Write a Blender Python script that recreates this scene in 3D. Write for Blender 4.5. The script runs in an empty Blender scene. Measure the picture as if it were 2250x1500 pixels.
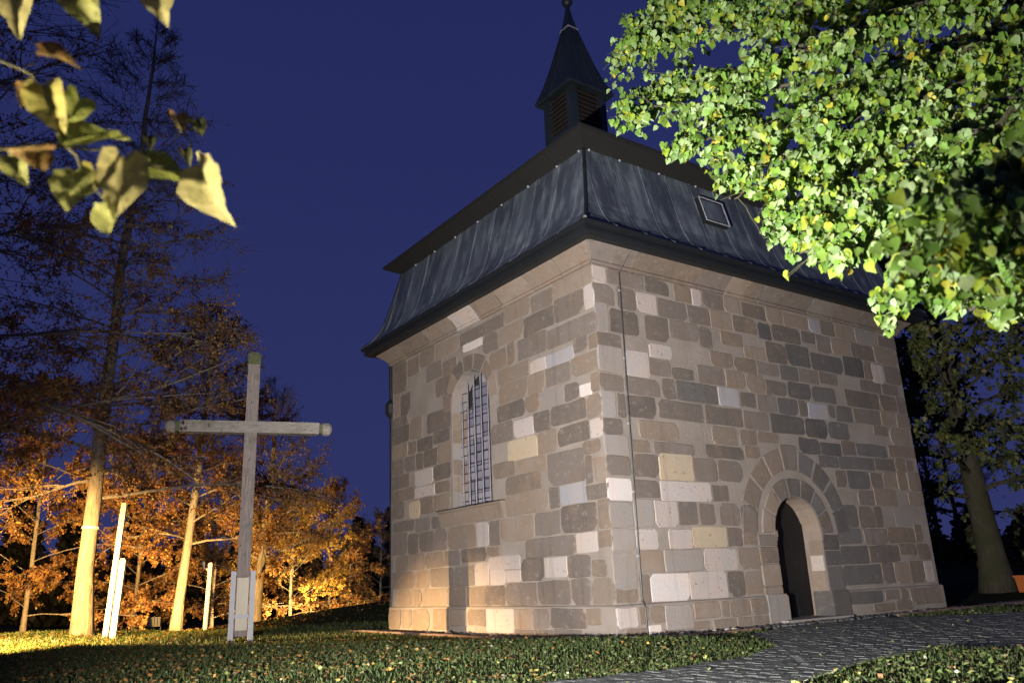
import bpy, bmesh, math, random
import numpy as np
from mathutils import Vector, Matrix, noise
random.seed(7); rng = np.random.default_rng(11)
SC = bpy.context.scene
COL = SC.collection
rad = math.radians

# ------------------------------------------------------------------ camera
F_PX, PW, PH = 1781.58, 2250.0, 1500.0
CAM = np.array([-7.760, -8.725, 0.788])
FWD = np.array([0.55530723, 0.78072285, 0.28654095])
RGT = np.array([0.8211933, -0.56920696, -0.04055858])
UPV = np.array([-0.1314361, -0.25782798, 0.95720911])
cam_d = bpy.data.cameras.new('camera'); cam = bpy.data.objects.new('camera', cam_d); COL.objects.link(cam)
cam_d.sensor_width = 22.3; cam_d.lens = F_PX / PW * 22.3
cam_d.clip_start = 0.05; cam_d.clip_end = 3000
cam_d.dof.use_dof = True; cam_d.dof.focus_distance = 13.0; cam_d.dof.aperture_fstop = 1.6
M = Matrix((RGT.tolist(), UPV.tolist(), (-FWD).tolist())).transposed().to_4x4()
M.translation = Vector(CAM.tolist()); cam.matrix_world = M
SC.camera = cam

# ------------------------------------------------------------------ sky of late dusk
world = bpy.data.worlds.new('World'); SC.world = world; world.use_nodes = True
nt = world.node_tree; nt.nodes.clear()
sky = nt.nodes.new('ShaderNodeTexSky'); sky.sky_type = 'NISHITA'; sky.sun_disc = False
sky.sun_elevation = rad(-5.0); sky.sun_rotation = rad(200); sky.altitude = 400; sky.air_density = 1.0; sky.dust_density = 0.3; sky.ozone_density = 4.0
tint = nt.nodes.new('ShaderNodeMix'); tint.data_type = 'RGBA'; tint.blend_type = 'MIX'
tint.inputs[0].default_value = 0.80
tint.inputs[7].default_value = (0.27, 0.365, 1.55, 1)
bg = nt.nodes.new('ShaderNodeBackground'); bg.inputs['Strength'].default_value = 0.10
wo = nt.nodes.new('ShaderNodeOutputWorld')
tc_ = nt.nodes.new('ShaderNodeTexCoord'); sep = nt.nodes.new('ShaderNodeSeparateXYZ'); rp = nt.nodes.new('ShaderNodeValToRGB')
rp.color_ramp.elements[0].position = 0.0; rp.color_ramp.elements[0].color = (0.36, 0.44, 1.62, 1); rp.color_ramp.elements[1].position = 0.75; rp.color_ramp.elements[1].color = (0.19, 0.275, 1.28, 1)
nt.links.new(tc_.outputs['Generated'], sep.inputs[0]); nt.links.new(sep.outputs['Z'], rp.inputs[0]); nt.links.new(rp.outputs[0], tint.inputs[7])
nt.links.new(sky.outputs[0], tint.inputs[6]); nt.links.new(tint.outputs[2], bg.inputs['Color']); nt.links.new(bg.outputs[0], wo.inputs['Surface'])
SC.view_settings.view_transform = 'Standard'; SC.view_settings.look = 'None'
SC.view_settings.exposure = 0.0; SC.view_settings.gamma = 1.0; SC.view_settings.use_curve_mapping = False

# ------------------------------------------------------------------ helpers
WO = {}
def setp(o, label=None, cat=None, group=None, kind=None):
    if label: o['label'] = label
    if cat: o['category'] = cat
    if group: o['group'] = group
    if kind: o['kind'] = kind
    return o
def empty(name, loc, label=None, cat=None, group=None, kind=None, parent=None):
    o = bpy.data.objects.new(name, None); COL.objects.link(o); o.empty_display_size = 0.2
    loc = Vector(loc)
    if parent is not None: o.parent = parent; o.location = loc - WO[parent]
    else: o.location = loc
    WO[o] = loc
    return setp(o, label, cat, group, kind)
def link_mesh(name, me, mat, parent=None, origin=(0, 0, 0)):
    o = bpy.data.objects.new(name, me); COL.objects.link(o)
    if mat is not None and not me.materials: me.materials.append(mat)
    origin = Vector(origin)
    if parent is not None: o.parent = parent; o.location = origin - WO[parent]
    else: o.location = origin
    WO[o] = origin
    return o
def obj(name, verts, faces, mat, parent=None, origin=None, smooth=False):
    V = np.asarray(verts, float)
    if origin is None:
        lo, hi = V.min(0), V.max(0); origin = ((lo[0]+hi[0])/2, (lo[1]+hi[1])/2, lo[2])
    V = V - np.asarray(origin, float)
    me = bpy.data.meshes.new(name); me.from_pydata(V.tolist(), [], [list(map(int, f)) for f in faces]); me.update()
    if smooth: me.shade_smooth()
    return link_mesh(name, me, mat, parent, origin)
class MB:
    def __init__(s): s.v = []; s.f = []
    def add(s, verts, faces):
        b = len(s.v); s.v += [tuple(map(float, p)) for p in verts]; s.f += [tuple(i + b for i in f) for f in faces]
    def box(s, x0, x1, y0, y1, z0, z1):
        s.add([(x0,y0,z0),(x1,y0,z0),(x1,y1,z0),(x0,y1,z0),(x0,y0,z1),(x1,y0,z1),(x1,y1,z1),(x0,y1,z1)],
              [(0,3,2,1),(4,5,6,7),(0,1,5,4),(1,2,6,5),(2,3,7,6),(3,0,4,7)])
    def obox(s, c, ax, ay, az):       # oriented box, half axes
        c, ax, ay, az = map(np.asarray, (c, ax, ay, az))
        s.add([c-ax-ay-az, c+ax-ay-az, c+ax+ay-az, c-ax+ay-az, c-ax-ay+az, c+ax-ay+az, c+ax+ay+az, c-ax+ay+az],
              [(0,3,2,1),(4,5,6,7),(0,1,5,4),(1,2,6,5),(2,3,7,6),(3,0,4,7)])
    def tube(s, pts, rr, n=6, cap=True):
        P = np.asarray(pts, float); k = len(P)
        T = np.gradient(P, axis=0); T /= np.linalg.norm(T, axis=1)[:, None] + 1e-12
        a = np.cross(T[0], (0, 0, 1.)); 
        if np.linalg.norm(a) < 1e-3: a = np.cross(T[0], (1., 0, 0))
        a /= np.linalg.norm(a); ang = np.arange(n) * 2*math.pi/n
        V = []
        for i in range(k):
            a = a - T[i]*np.dot(a, T[i]); a /= np.linalg.norm(a) + 1e-12; b = np.cross(T[i], a)
            r = rr[i] if hasattr(rr, '__len__') else rr
            V.append(P[i] + r*(np.cos(ang)[:, None]*a + np.sin(ang)[:, None]*b))
        V = np.concatenate(V)
        Fs = [(i*n+j, i*n+(j+1) % n, (i+1)*n+(j+1) % n, (i+1)*n+j) for i in range(k-1) for j in range(n)]
        if cap: Fs += [tuple(range(n-1, -1, -1)), tuple(range((k-1)*n, k*n))]
        s.add(V, Fs)
    def build(s, name, mat, parent=None, origin=None, smooth=False): return obj(name, s.v, s.f, mat, parent, origin, smooth)
def box(name, x0, x1, y0, y1, z0, z1, mat, parent=None):
    m = MB(); m.box(x0, x1, y0, y1, z0, z1); return m.build(name, mat, parent)
def sstep(a, b, x):
    t = np.clip((x-a)/(b-a), 0, 1); return t*t*(3-2*t)
def at(px, py, rng_m):                     # a point of the place seen at this pixel, at a given horizontal range
    d = FWD + RGT*(px-PW/2)/F_PX - UPV*(py-PH/2)/F_PX
    return CAM + d*(rng_m/math.hypot(d[0], d[1]))
def bearing(px, rng_m, py=1300):
    q = at(px, py, rng_m); return float(q[0]), float(q[1])

# ------------------------------------------------------------------ materials
def new_mat(name):
    m = bpy.data.materials.new(name); m.use_nodes = True; t = m.node_tree; b = t.nodes['Principled BSDF']; return m, t, b
def N(t, typ, **kw):
    n = t.nodes.new(typ)
    for k, v in kw.items():
        if k.startswith('i_'):
            n.inputs[int(k[2:]) if k[2:].isdigit() else k[2:].replace('_', ' ')].default_value = v
        else: setattr(n, k, v)
    return n
def ramp(t, fac, stops):
    r = t.nodes.new('ShaderNodeValToRGB'); e = r.color_ramp.elements
    while len(e) < len(stops): e.new(0.5)
    for i, (p, c) in enumerate(stops): e[i].position = p; e[i].color = (c[0], c[1], c[2], 1) if hasattr(c, '__len__') else (c, c, c, 1)
    t.links.new(fac, r.inputs[0]); return r.outputs[0]
def wpos(t, scale=(1, 1, 1)):
    g = N(t, 'ShaderNodeNewGeometry'); mp = N(t, 'ShaderNodeMapping'); mp.inputs['Scale'].default_value = scale
    t.links.new(g.outputs['Position'], mp.inputs[0]); return mp.outputs[0]
def nz(t, vec, scale, detail=4, rough=0.55):
    n = N(t, 'ShaderNodeTexNoise'); n.inputs['Scale'].default_value = scale; n.inputs['Detail'].default_value = detail; n.inputs['Roughness'].default_value = rough
    t.links.new(vec, n.inputs['Vector']); return n.outputs[0]
def mix(t, fac, a, b, mode='MIX'):
    m = N(t, 'ShaderNodeMix', data_type='RGBA', blend_type=mode)
    for s, v in ((0, fac), (6, a), (7, b)):
        if isinstance(v, (int, float)): m.inputs[s].default_value = v
        elif isinstance(v, tuple): m.inputs[s].default_value = (*v, 1) if len(v) == 3 else v
        else: t.links.new(v, m.inputs[s])
    return m.outputs[2]
def bump(t, b, h, strength=0.3, dist=0.02):
    n = N(t, 'ShaderNodeBump'); n.inputs['Strength'].default_value = strength; n.inputs['Distance'].default_value = dist
    t.links.new(h, n.inputs['Height']); t.links.new(n.outputs[0], b.inputs['Normal'])
MORTAR = (0.33, 0.29, 0.25)
def stone_mat(name, col, var=0.35, haze=0.5, speck=False):
    m, t, b = new_mat(name); p = wpos(t)
    oi = N(t, 'ShaderNodeObjectInfo')
    dark = tuple(c*(1-var) for c in col); lite = tuple(min(1, c*(1+var)) for c in col)
    warm = (col[0]*1.12, col[1]*0.98, col[2]*0.84)
    c0 = mix(t, oi.outputs['Random'], dark, lite)
    n1 = nz(t, p, 2.3, 3); c1 = mix(t, ramp(t, n1, [(0.42, 0), (0.62, 0.65)]), c0, warm)
    n2 = nz(t, p, 26, 6, 0.7); c2 = mix(t, ramp(t, n2, [(0.3, 0.0), (0.75, 0.45)]), c1, lite)
    n3 = nz(t, wpos(t, (1, 1, 1.6)), 7.0, 5, 0.6)
    c3 = mix(t, ramp(t, n3, [(0.56, 0.0), (0.72, haze)]), c2, MORTAR)
    n4 = nz(t, wpos(t, (6, 6, 0.5)), 1.2, 4)
    c4 = mix(t, ramp(t, n4, [(0.55, 0.0), (0.8, 0.5)]), c3, tuple(c*0.5 for c in col))
    if speck:
        n5 = nz(t, p, 14, 2); c4 = mix(t, ramp(t, n5, [(0.66, 0.0), (0.7, 0.6)]), c4, (0.16, 0.13, 0.11))
    t.links.new(c4, b.inputs['Base Color']); b.inputs['Roughness'].default_value = 0.92
    b.inputs['Specular IOR Level'].default_value = 0.15
    bump(t, b, nz(t, p, 34, 8, 0.7), 0.55, 0.02)
    return m
S = {'d': stone_mat('stone_dark_brown', (0.165, 0.140, 0.121)), 'm': stone_mat('stone_brown', (0.218, 0.176, 0.140)),
     'k': stone_mat('stone_slate_grey', (0.122, 0.114, 0.108), haze=0.3), 'g': stone_mat('stone_grey', (0.27, 0.245, 0.225), 0.2),
     'l': stone_mat('stone_light', (0.44, 0.39, 0.36), 0.10, 0.2, True), 'w': stone_mat('stone_pale_new', (0.60, 0.55, 0.52), 0.06, 0.1),
     'y': stone_mat('stone_yellowish', (0.45, 0.375, 0.27), 0.08, 0.2, True), 'b': stone_mat('stone_bluish', (0.32, 0.315, 0.33), 0.15, 0.2)}
def mortar_mat():
    m, t, b = new_mat('mortar'); p = wpos(t)
    c = mix(t, ramp(t, nz(t, p, 1.7, 5), [(0.3, 0), (0.7, 1)]), (0.25, 0.213, 0.178), (0.35, 0.308, 0.265))
    c = mix(t, ramp(t, nz(t, p, 11, 6, 0.7), [(0.35, 0.0), (0.75, 0.6)]), c, (0.30, 0.25, 0.21))
    c = mix(t, ramp(t, nz(t, wpos(t, (4, 4, 0.45)), 1.5, 4), [(0.55, 0.0), (0.85, 0.55)]), c, (0.17, 0.15, 0.13))
    t.links.new(c, b.inputs['Base Color']); b.inputs['Roughness'].default_value = 0.95; b.inputs['Specular IOR Level'].default_value = 0.1
    bump(t, b, nz(t, p, 22, 8, 0.75), 0.6, 0.03); return m
M_MORTAR = mortar_mat()
def simple(name, col, rough=0.8, metal=0.0, var=0.25, scale=8, bstr=0.2, stretch=(1, 1, 1)):
    m, t, b = new_mat(name); p = wpos(t, stretch)
    c = mix(t, nz(t, p, scale, 5), tuple(x*(1-var) for x in col), tuple(min(1, x*(1+var)) for x in col))
    t.links.new(c, b.inputs['Base Color']); b.inputs['Roughness'].default_value = rough; b.inputs['Metallic'].default_value = metal
    if bstr: bump(t, b, nz(t, p, scale*4, 5), bstr, 0.01)
    return m
def roof_mat():
    m, t, b = new_mat('weathered_copper_sheet'); oi = N(t, 'ShaderNodeObjectInfo')
    st = nz(t, wpos(t, (2.6, 2.6, 0.22)), 2.2, 6, 0.6)
    base = mix(t, oi.outputs['Random'], (0.060, 0.074, 0.095), (0.11, 0.13, 0.155))
    c = mix(t, ramp(t, st, [(0.45, 0.0), (0.72, 0.85)]), base, (0.24, 0.28, 0.30))
    c = mix(t, ramp(t, nz(t, wpos(t), 1.3, 4), [(0.5, 0.0), (0.75, 0.5)]), c, (0.05, 0.045, 0.07))
    t.links.new(c, b.inputs['Base Color']); b.inputs['Metallic'].default_value = 0.25
    r = ramp(t, st, [(0.3, 0.42), (0.8, 0.65)]); t.links.new(r, b.inputs['Roughness'])
    bump(t, b, nz(t, wpos(t), 3.5, 3), 0.25, 0.05); return m
M_ROOF = roof_mat()
M_GUTTER = simple('dark_zinc_gutter', (0.017, 0.020, 0.023), 0.5, 0.3, 0.3, 3, 0.1)
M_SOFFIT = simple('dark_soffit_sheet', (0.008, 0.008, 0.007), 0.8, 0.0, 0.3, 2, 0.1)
M_TURRET = simple('turret_copper', (0.022, 0.031, 0.036), 0.5, 0.2, 0.6, 2.0, 0.15, (2, 2, 0.4))
M_LOUVRE = simple('louvre_wood', (0.055, 0.030, 0.016), 0.8, 0, 0.35, 10, 0.2)
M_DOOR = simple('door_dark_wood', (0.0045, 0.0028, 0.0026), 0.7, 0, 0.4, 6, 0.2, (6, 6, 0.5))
M_IRON = simple('wrought_iron', (0.23, 0.22, 0.25), 0.55, 0.3, 0.3, 12, 0.1)
M_DIRON = simple('dark_iron', (0.03, 0.03, 0.032), 0.5, 0.5, 0.3, 12, 0.1)
M_LEAD = simple('lead_came', (0.045, 0.045, 0.05), 0.5, 0.5, 0.2, 10, 0)
M_INNER = simple('unlit_plaster', (0.10, 0.095, 0.09), 0.9, 0, 0.2, 2, 0)
M_STEEL = simple('galvanised_steel', (0.38, 0.38, 0.40), 0.6, 0.3, 0.12, 14, 0.05)
M_CABLE = simple('lightning_cable', (0.055, 0.06, 0.062), 0.5, 0.4, 0.2, 10, 0)
M_KERB = simple('red_sandstone_kerb', (0.21, 0.135, 0.105), 0.92, 0, 0.3, 5, 0.4)
M_GRAVEL = simple('gravel', (0.11, 0.105, 0.10), 0.9, 0, 0.5, 30, 0.4)
M_SOIL = simple('soil', (0.022, 0.017, 0.012), 0.95, 0, 0.4, 9, 0.5)
M_HOUSING = simple('lamp_housing', (0.02, 0.02, 0.02), 0.5, 0.4, 0.2, 9, 0)
def glass_pane():
    m, t, b = new_mat('old_window_glass'); oi = N(t, 'ShaderNodeObjectInfo')
    c = mix(t, oi.outputs['Random'], (0.19, 0.19, 0.25), (0.36, 0.335, 0.37))
    t.links.new(c, b.inputs['Base Color']); b.inputs['Roughness'].default_value = 0.5; b.inputs['Specular IOR Level'].default_value = 0.4
    bump(t, b, nz(t, wpos(t), 5, 3), 0.35, 0.03); return m
M_GLASS = glass_pane()
def wood_mat(name, a, b_, stretch):
    m, t, b = new_mat(name); p = wpos(t, stretch)
    g = nz(t, p, 9, 6, 0.65); c = mix(t, ramp(t, g, [(0.3, 0), (0.7, 1)]), a, b_)
    c = mix(t, ramp(t, nz(t, wpos(t), 3.0, 4), [(0.52, 0), (0.66, 0.6)]), c, (0.13, 0.13, 0.085))
    c = mix(t, ramp(t, nz(t, wpos(t), 17, 2), [(0.66, 0), (0.72, 0.8)]), c, (0.05, 0.045, 0.04))
    t.links.new(c, b.inputs['Base Color']); b.inputs['Roughness'].default_value = 0.9; b.inputs['Specular IOR Level'].default_value = 0.1
    bump(t, b, g, 0.5, 0.02); return m
M_BEAM_V = wood_mat('weathered_beam_upright', (0.17, 0.14, 0.125), (0.36, 0.31, 0.28), (7, 7, 0.35))
M_BEAM_H = wood_mat('weathered_beam_cross', (0.21, 0.19, 0.165), (0.40, 0.37, 0.32), (0.6, 0.6, 9))
M_MOSSY = simple('mossy_wood', (0.11, 0.12, 0.055), 0.95, 0, 0.5, 18, 0.4)
M_STAKE = simple('pale_stake_wood', (0.62, 0.56, 0.44), 0.8, 0, 0.2, 9, 0.2, (6, 6, 0.4))
M_POST = simple('white_post', (0.75, 0.72, 0.66), 0.6, 0, 0.08, 9, 0)
def bark_mat(name, a, b_, moss=None):
    m, t, b = new_mat(name); p = wpos(t, (5, 5, 1.1)); g = nz(t, p, 3.5, 8, 0.7)
    c = mix(t, ramp(t, g, [(0.3, 0), (0.7, 1)]), a, b_)
    if moss: c = mix(t, ramp(t, nz(t, wpos(t), 1.6, 4), [(0.45, 0), (0.6, 0.8)]), c, moss)
    t.links.new(c, b.inputs['Base Color']); b.inputs['Roughness'].default_value = 0.95; b.inputs['Specular IOR Level'].default_value = 0.1
    bump(t, b, g, 0.9, 0.05); return m
M_BARK = bark_mat('grey_bark', (0.13, 0.115, 0.09), (0.33, 0.30, 0.25))
M_BARK_D = bark_mat('dark_mossy_bark', (0.045, 0.038, 0.028), (0.10, 0.088, 0.065), (0.05, 0.052, 0.025))
M_TWIG = simple('twig_bark', (0.075, 0.06, 0.05), 0.9, 0, 0.35, 4, 0)
def leaf_mat(name, trans=0.35, rough=0.55):
    m = bpy.data.materials.new(name); m.use_nodes = True; t = m.node_tree; t.nodes.clear()
    at_ = N(t, 'ShaderNodeAttribute', attribute_name='leafcol')
    v = nz(t, wpos(t), 60, 3)
    c = mix(t, ramp(t, v, [(0.35, 0.0), (0.75, 0.35)]), at_.outputs['Color'], (0.12, 0.12, 0.03))
    p = N(t, 'ShaderNodeBsdfPrincipled'); p.inputs['Roughness'].default_value = rough; p.inputs['Specular IOR Level'].default_value = 0.35
    tr = N(t, 'ShaderNodeBsdfTranslucent'); mx = N(t, 'ShaderNodeMixShader'); mx.inputs[0].default_value = trans
    t.links.new(c, p.inputs['Base Color']); t.links.new(c, tr.inputs['Color'])
    t.links.new(p.outputs[0], mx.inputs[1]); t.links.new(tr.outputs[0], mx.inputs[2])
    o = N(t, 'ShaderNodeOutputMaterial'); t.links.new(mx.outputs[0], o.inputs['Surface']); return m
M_LEAF = leaf_mat('leaf'); M_LITTER = leaf_mat('fallen_leaf', 0.1, 0.8); M_GRASS = leaf_mat('grass_blade', 0.25, 0.6)

def vein_leaf_mat():
    m = bpy.data.materials.new('veined_leaf'); m.use_nodes = True; t = m.node_tree; t.nodes.clear()
    at_ = N(t, 'ShaderNodeAttribute', attribute_name='leafcol'); tc = N(t, 'ShaderNodeTexCoord'); sp = N(t, 'ShaderNodeSeparateXYZ'); t.links.new(tc.outputs['Object'], sp.inputs[0])
    def MA(op, x, y=None):
        n = N(t, 'ShaderNodeMath', operation=op)
        for i, v in ((0, x), (1, y)):
            if v is None: continue
            if isinstance(v, (int, float)): n.inputs[i].default_value = v
            else: t.links.new(v, n.inputs[i])
        return n.outputs[0]
    ax = MA('ABSOLUTE', sp.outputs[0]); k = MA('SUBTRACT', sp.outputs[1], MA('MULTIPLY', ax, 0.75)); fr = MA('FRACT', MA('MULTIPLY', k, 6.5)); side = MA('LESS_THAN', MA('ABSOLUTE', MA('SUBTRACT', fr, 0.5)), 0.06)
    vein = MA('MAXIMUM', side, MA('LESS_THAN', ax, 0.014))
    tone = nz(t, tc.outputs['Object'], 3.5, 4); c = mix(t, ramp(t, tone, [(0.4, 0.0), (0.7, 0.6)]), at_.outputs['Color'], (0.16, 0.20, 0.045))
    c = mix(t, ramp(t, nz(t, tc.outputs['Object'], 9, 3), [(0.63, 0.0), (0.70, 0.85)]), c, (0.10, 0.055, 0.02))
    c = mix(t, MA('MULTIPLY', vein, 0.35), c, (0.55, 0.52, 0.25))
    p = N(t, 'ShaderNodeBsdfPrincipled'); p.inputs['Roughness'].default_value = 0.6; p.inputs['Specular IOR Level'].default_value = 0.25
    bn = N(t, 'ShaderNodeBump'); bn.inputs['Strength'].default_value = 0.6; bn.inputs['Distance'].default_value = 0.003; t.links.new(MA('ADD', vein, nz(t, tc.outputs['Object'], 14, 4)), bn.inputs['Height']); t.links.new(bn.outputs[0], p.inputs['Normal'])
    tr = N(t, 'ShaderNodeBsdfTranslucent'); mx = N(t, 'ShaderNodeMixShader'); mx.inputs[0].default_value = 0.4
    t.links.new(c, p.inputs['Base Color']); t.links.new(c, tr.inputs['Color']); t.links.new(p.outputs[0], mx.inputs[1]); t.links.new(tr.outputs[0], mx.inputs[2])
    o = N(t, 'ShaderNodeOutputMaterial'); t.links.new(mx.outputs[0], o.inputs['Surface']); return m
M_VEIN = vein_leaf_mat()
# ------------------------------------------------------------------ floodlights (lamps the light in view comes from, plus one added for the twig)
M_LENS, _t, _b = new_mat('lamp_glass'); _b.inputs['Base Color'].default_value = (0.8, 0.8, 0.78, 1); _b.inputs['Roughness'].default_value = 0.2
_b.inputs['Emission Color'].default_value = (1, 0.9, 0.7, 1); _b.inputs['Emission Strength'].default_value = 6.0
def floodlight(loc, target, power, col, size_deg, blend, label, radius=0.06):
    loc = np.array(loc, float); d = np.array(target, float) - loc; d /= np.linalg.norm(d)
    s = np.cross(d, (0, 0, 1.)); s /= np.linalg.norm(s); u = np.cross(s, d)
    root = empty('floodlight', (loc[0], loc[1], gz(loc[0], loc[1])), label, 'floodlight', 'floodlights on the lawn')
    m = MB(); c = loc - d*0.09; m.obox(c, s*0.13, u*0.10, d*0.07)
    for k in (-1, 0, 1): m.obox(c - d*0.085 + s*0.06*k, s*0.006, u*0.08, d*0.02)
    m.build('housing', M_HOUSING, root)
    m = MB(); m.obox(loc - d*0.017, s*0.11, u*0.08, d*0.004); m.build('lens', M_LENS, root)
    m = MB(); g = float(gz(loc[0], loc[1]))
    for k in (-1, 1): m.tube([c + s*0.14*k, (c[0]+s[0]*0.14*k, c[1]+s[1]*0.14*k, g)], 0.012, 5)
    m.build('bracket', M_HOUSING, root)
    ld = bpy.data.lights.new('floodlight_lamp', 'SPOT'); ld.energy = power; ld.color = col
    ld.spot_size = rad(size_deg); ld.spot_blend = blend; ld.shadow_soft_size = radius
    lo = bpy.data.objects.new('floodlight_lamp', ld); COL.objects.link(lo); lo.parent = root
    lo.location = Vector((loc + d*0.08).tolist()) - WO[root]; lo.rotation_euler = Vector(d.tolist()).to_track_quat('-Z', 'Y').to_euler()
    return root
# ------------------------------------------------------------------ terrain
W, L = 8.293, 6.708
def gz(x, y):
    x = np.asarray(x, float); y = np.asarray(y, float)
    mound = 0.20*np.exp(-(((x+5.6)/2.6)**2 + ((y-10.2)/2.6)**2))
    strip = 0.12*np.exp(-((x+9.5)/3.5)**2)*sstep(3.0, 7.0, y)*(1-sstep(12, 16, y))
    ridge = 0.50*np.exp(-((y-12.0)/2.2)**2)*sstep(-3.2, 3.0, x)
    back = -0.45*sstep(13.0, 17.0, y)*sstep(-6, -1.5, x)
    right = 0.35*sstep(9.5, 20.0, x)*(1-sstep(30, 60, x))
    far = 0.02*np.clip(np.hypot(x, y)-60, 0, 400)
    d = ((x+1.0)*3.6 + y*2.7)/4.5
    lip = 0.10*(1-sstep(-0.25, 0.45, d))*sstep(-2.3, -1.2, y)  # low lip shaped into the lawn to shade the grass beyond it
    return lip + mound + strip + ridge + back + right + far
def axis(lo, hi, a, b, fine):
    x = list(np.arange(a, b+1e-6, fine)); s = fine; q = b
    while q < hi: s *= 1.25; q += s; x.append(q)
    s = fine; q = a
    while q > lo: s *= 1.25; q -= s; x.insert(0, q)
    return np.array(x)
gx = axis(-260, 420, -13, 24, 0.33); gy = axis(-120, 500, -10, 22, 0.33)
X, Y = np.meshgrid(gx, gy); Z = gz(X, Y)
nx, ny = len(gx), len(gy)
gv = np.stack([X.ravel(), Y.ravel(), Z.ravel()], 1)
gf = [(j*nx+i, j*nx+i+1, (j+1)*nx+i+1, (j+1)*nx+i) for j in range(ny-1) for i in range(nx-1)]
m, t, b = new_mat('lawn_ground'); p = wpos(t)
c = mix(t, ramp(t, nz(t, p, 0.7, 5), [(0.35, 0), (0.65, 1)]), (0.022, 0.034, 0.012), (0.035, 0.042, 0.016))
c = mix(t, ramp(t, nz(t, p, 9, 6, 0.7), [(0.5, 0), (0.68, 0.7)]), c, (0.055, 0.036, 0.016))
t.links.new(c, b.inputs['Base Color']); b.inputs['Roughness'].default_value = 1.0; b.inputs['Specular IOR Level'].default_value = 0.05
bump(t, b, nz(t, p, 25, 8, 0.7), 1.0, 0.06); M_GROUND = m
ground = obj('ground', gv, gf, M_GROUND, None, (0, 0, 0), True); setp(ground, 'dark lawn round the chapel, running back to the trees', kind='structure')

# ------------------------------------------------------------------ sett path to the door
PATH = [(-9, -2.3), (-6, -2.6), (-3.35, -3.0), (-2.15, -3.1), (-0.81, -2.9), (0.25, -2.4), (0.9, -1.6), (1.47, -0.95), (2.1, -0.80), (3.0, -0.30), (5.3, -0.30), (5.9, -0.9),
        (7.5, -2.0), (12, -3.0), (12, -9), (1.6, -9), (0.51, -4.9), (0.29, -4.17), (-1.36, -4.38), (-2.29, -4.65), (-6, -5.6), (-9, -6.2)]
def inside(poly, x, y):
    r = np.zeros(np.shape(x), bool); n = len(poly)
    for i in range(n):
        x0, y0 = poly[i]; x1, y1 = poly[(i+1) % n]
        c = ((y0 > y) != (y1 > y)) & (x < (x1-x0)*(y-y0)/((y1-y0) or 1e-9) + x0); r ^= c
    return r
def fill_poly(poly, z):
    bm = bmesh.new(); vs = [bm.verts.new((x, y, z)) for x, y in poly]; es = [bm.edges.new((vs[i], vs[(i+1) % len(vs)])) for i in range(len(vs))]
    bmesh.ops.triangle_fill(bm, edges=es, use_beauty=True)
    for f in bm.faces:
        if f.normal.z < 0: f.normal_flip()
    V = [v.co[:] for v in bm.verts]; bm.verts.index_update(); Fs = [[v.index for v in f.verts] for f in bm.faces]; bm.free(); return V, Fs
V, Fs = fill_poly(PATH, 0.006)
M_SETT = simple('grey_granite_sett', (0.078, 0.084, 0.080), 0.8, 0, 0.45, 13, 0.4)
path = obj('path', V, Fs, simple('path_joint', (0.050, 0.052, 0.046), 0.95, 0, 0.4, 20, 0.4), None, (0, 0, 0)); setp(path, 'grey cobbled path leading past the lawn to the chapel door', kind='structure')
def sett(hx, hy, h, j):
    r = random.Random(j); o = []
    for sx, sy in ((-1, -1), (1, -1), (1, 1), (-1, 1)): o.append((sx*hx*r.uniform(0.88, 1.03), sy*hy*r.uniform(0.88, 1.03)))
    v = [(x, y, 0) for x, y in o] + [(x*0.96, y*0.96, h*0.75) for x, y in o] + [(x*0.72, y*0.72, h) for x, y in o]
    f = [(a+k, a+(k+1) % 4, a+4+(k+1) % 4, a+4+k) for a in (0, 4) for k in range(4)] + [(8, 9, 10, 11)]
    return np.array(v), f
variants = [sett(0.052, 0.047, 0.009, j) for j in range(6)]
vmesh = []
for j, (v, f) in enumerate(variants):
    me = bpy.data.meshes.new('sett'); me.from_pydata(v.tolist(), [], f); me.materials.append(M_SETT); vmesh.append(me)
pts = []
a0 = rad(12); ca, sa = math.cos(a0), math.sin(a0)
for iv in range(-70, 140):
    for iu in range(-110, 160):
        u = iu*0.108 + (iv % 2)*0.054; v = iv*0.098
        x = u*ca - v*sa; y = u*sa + v*ca - 5
        pts.append((x + random.uniform(-.005, .005), y + random.uniform(-.005, .005)))
pts = np.array(pts); pts = pts[inside(PATH, pts[:, 0], pts[:, 1])]
dd = pts - CAM[None, :2]; rr = np.hypot(dd[:, 0], dd[:, 1]); fx = (dd@RGT[:2])/(dd@FWD[:2]+1e-9)
seen = (dd@FWD[:2] > 4.5) & (np.abs(fx) < 0.75) & (rr > 6.3) & (rr < 17)
pts = pts[seen]; rr = rr[seen]; order = np.argsort(rr); pts = pts[order]
big = MB()
for k, (x, y) in enumerate(pts):
    j = random.randrange(6); rot = random.choice((0, math.pi)) + a0 + random.uniform(-.06, .06); h = random.uniform(-0.004, 0.003) + 0.006
    if k < 300:
        o = link_mesh('sett', vmesh[j], None, path, (x, y, h)); o.rotation_euler.z = rot
    else:
        v = variants[j][0]; cr, sr = math.cos(rot), math.sin(rot)
        big.add(np.stack([v[:, 0]*cr-v[:, 1]*sr+x, v[:, 0]*sr+v[:, 1]*cr+y, v[:, 2]+h], 1), variants[j][1])
o = big.build('setts', M_SETT, path); o['kind'] = 'stuff'
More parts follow.
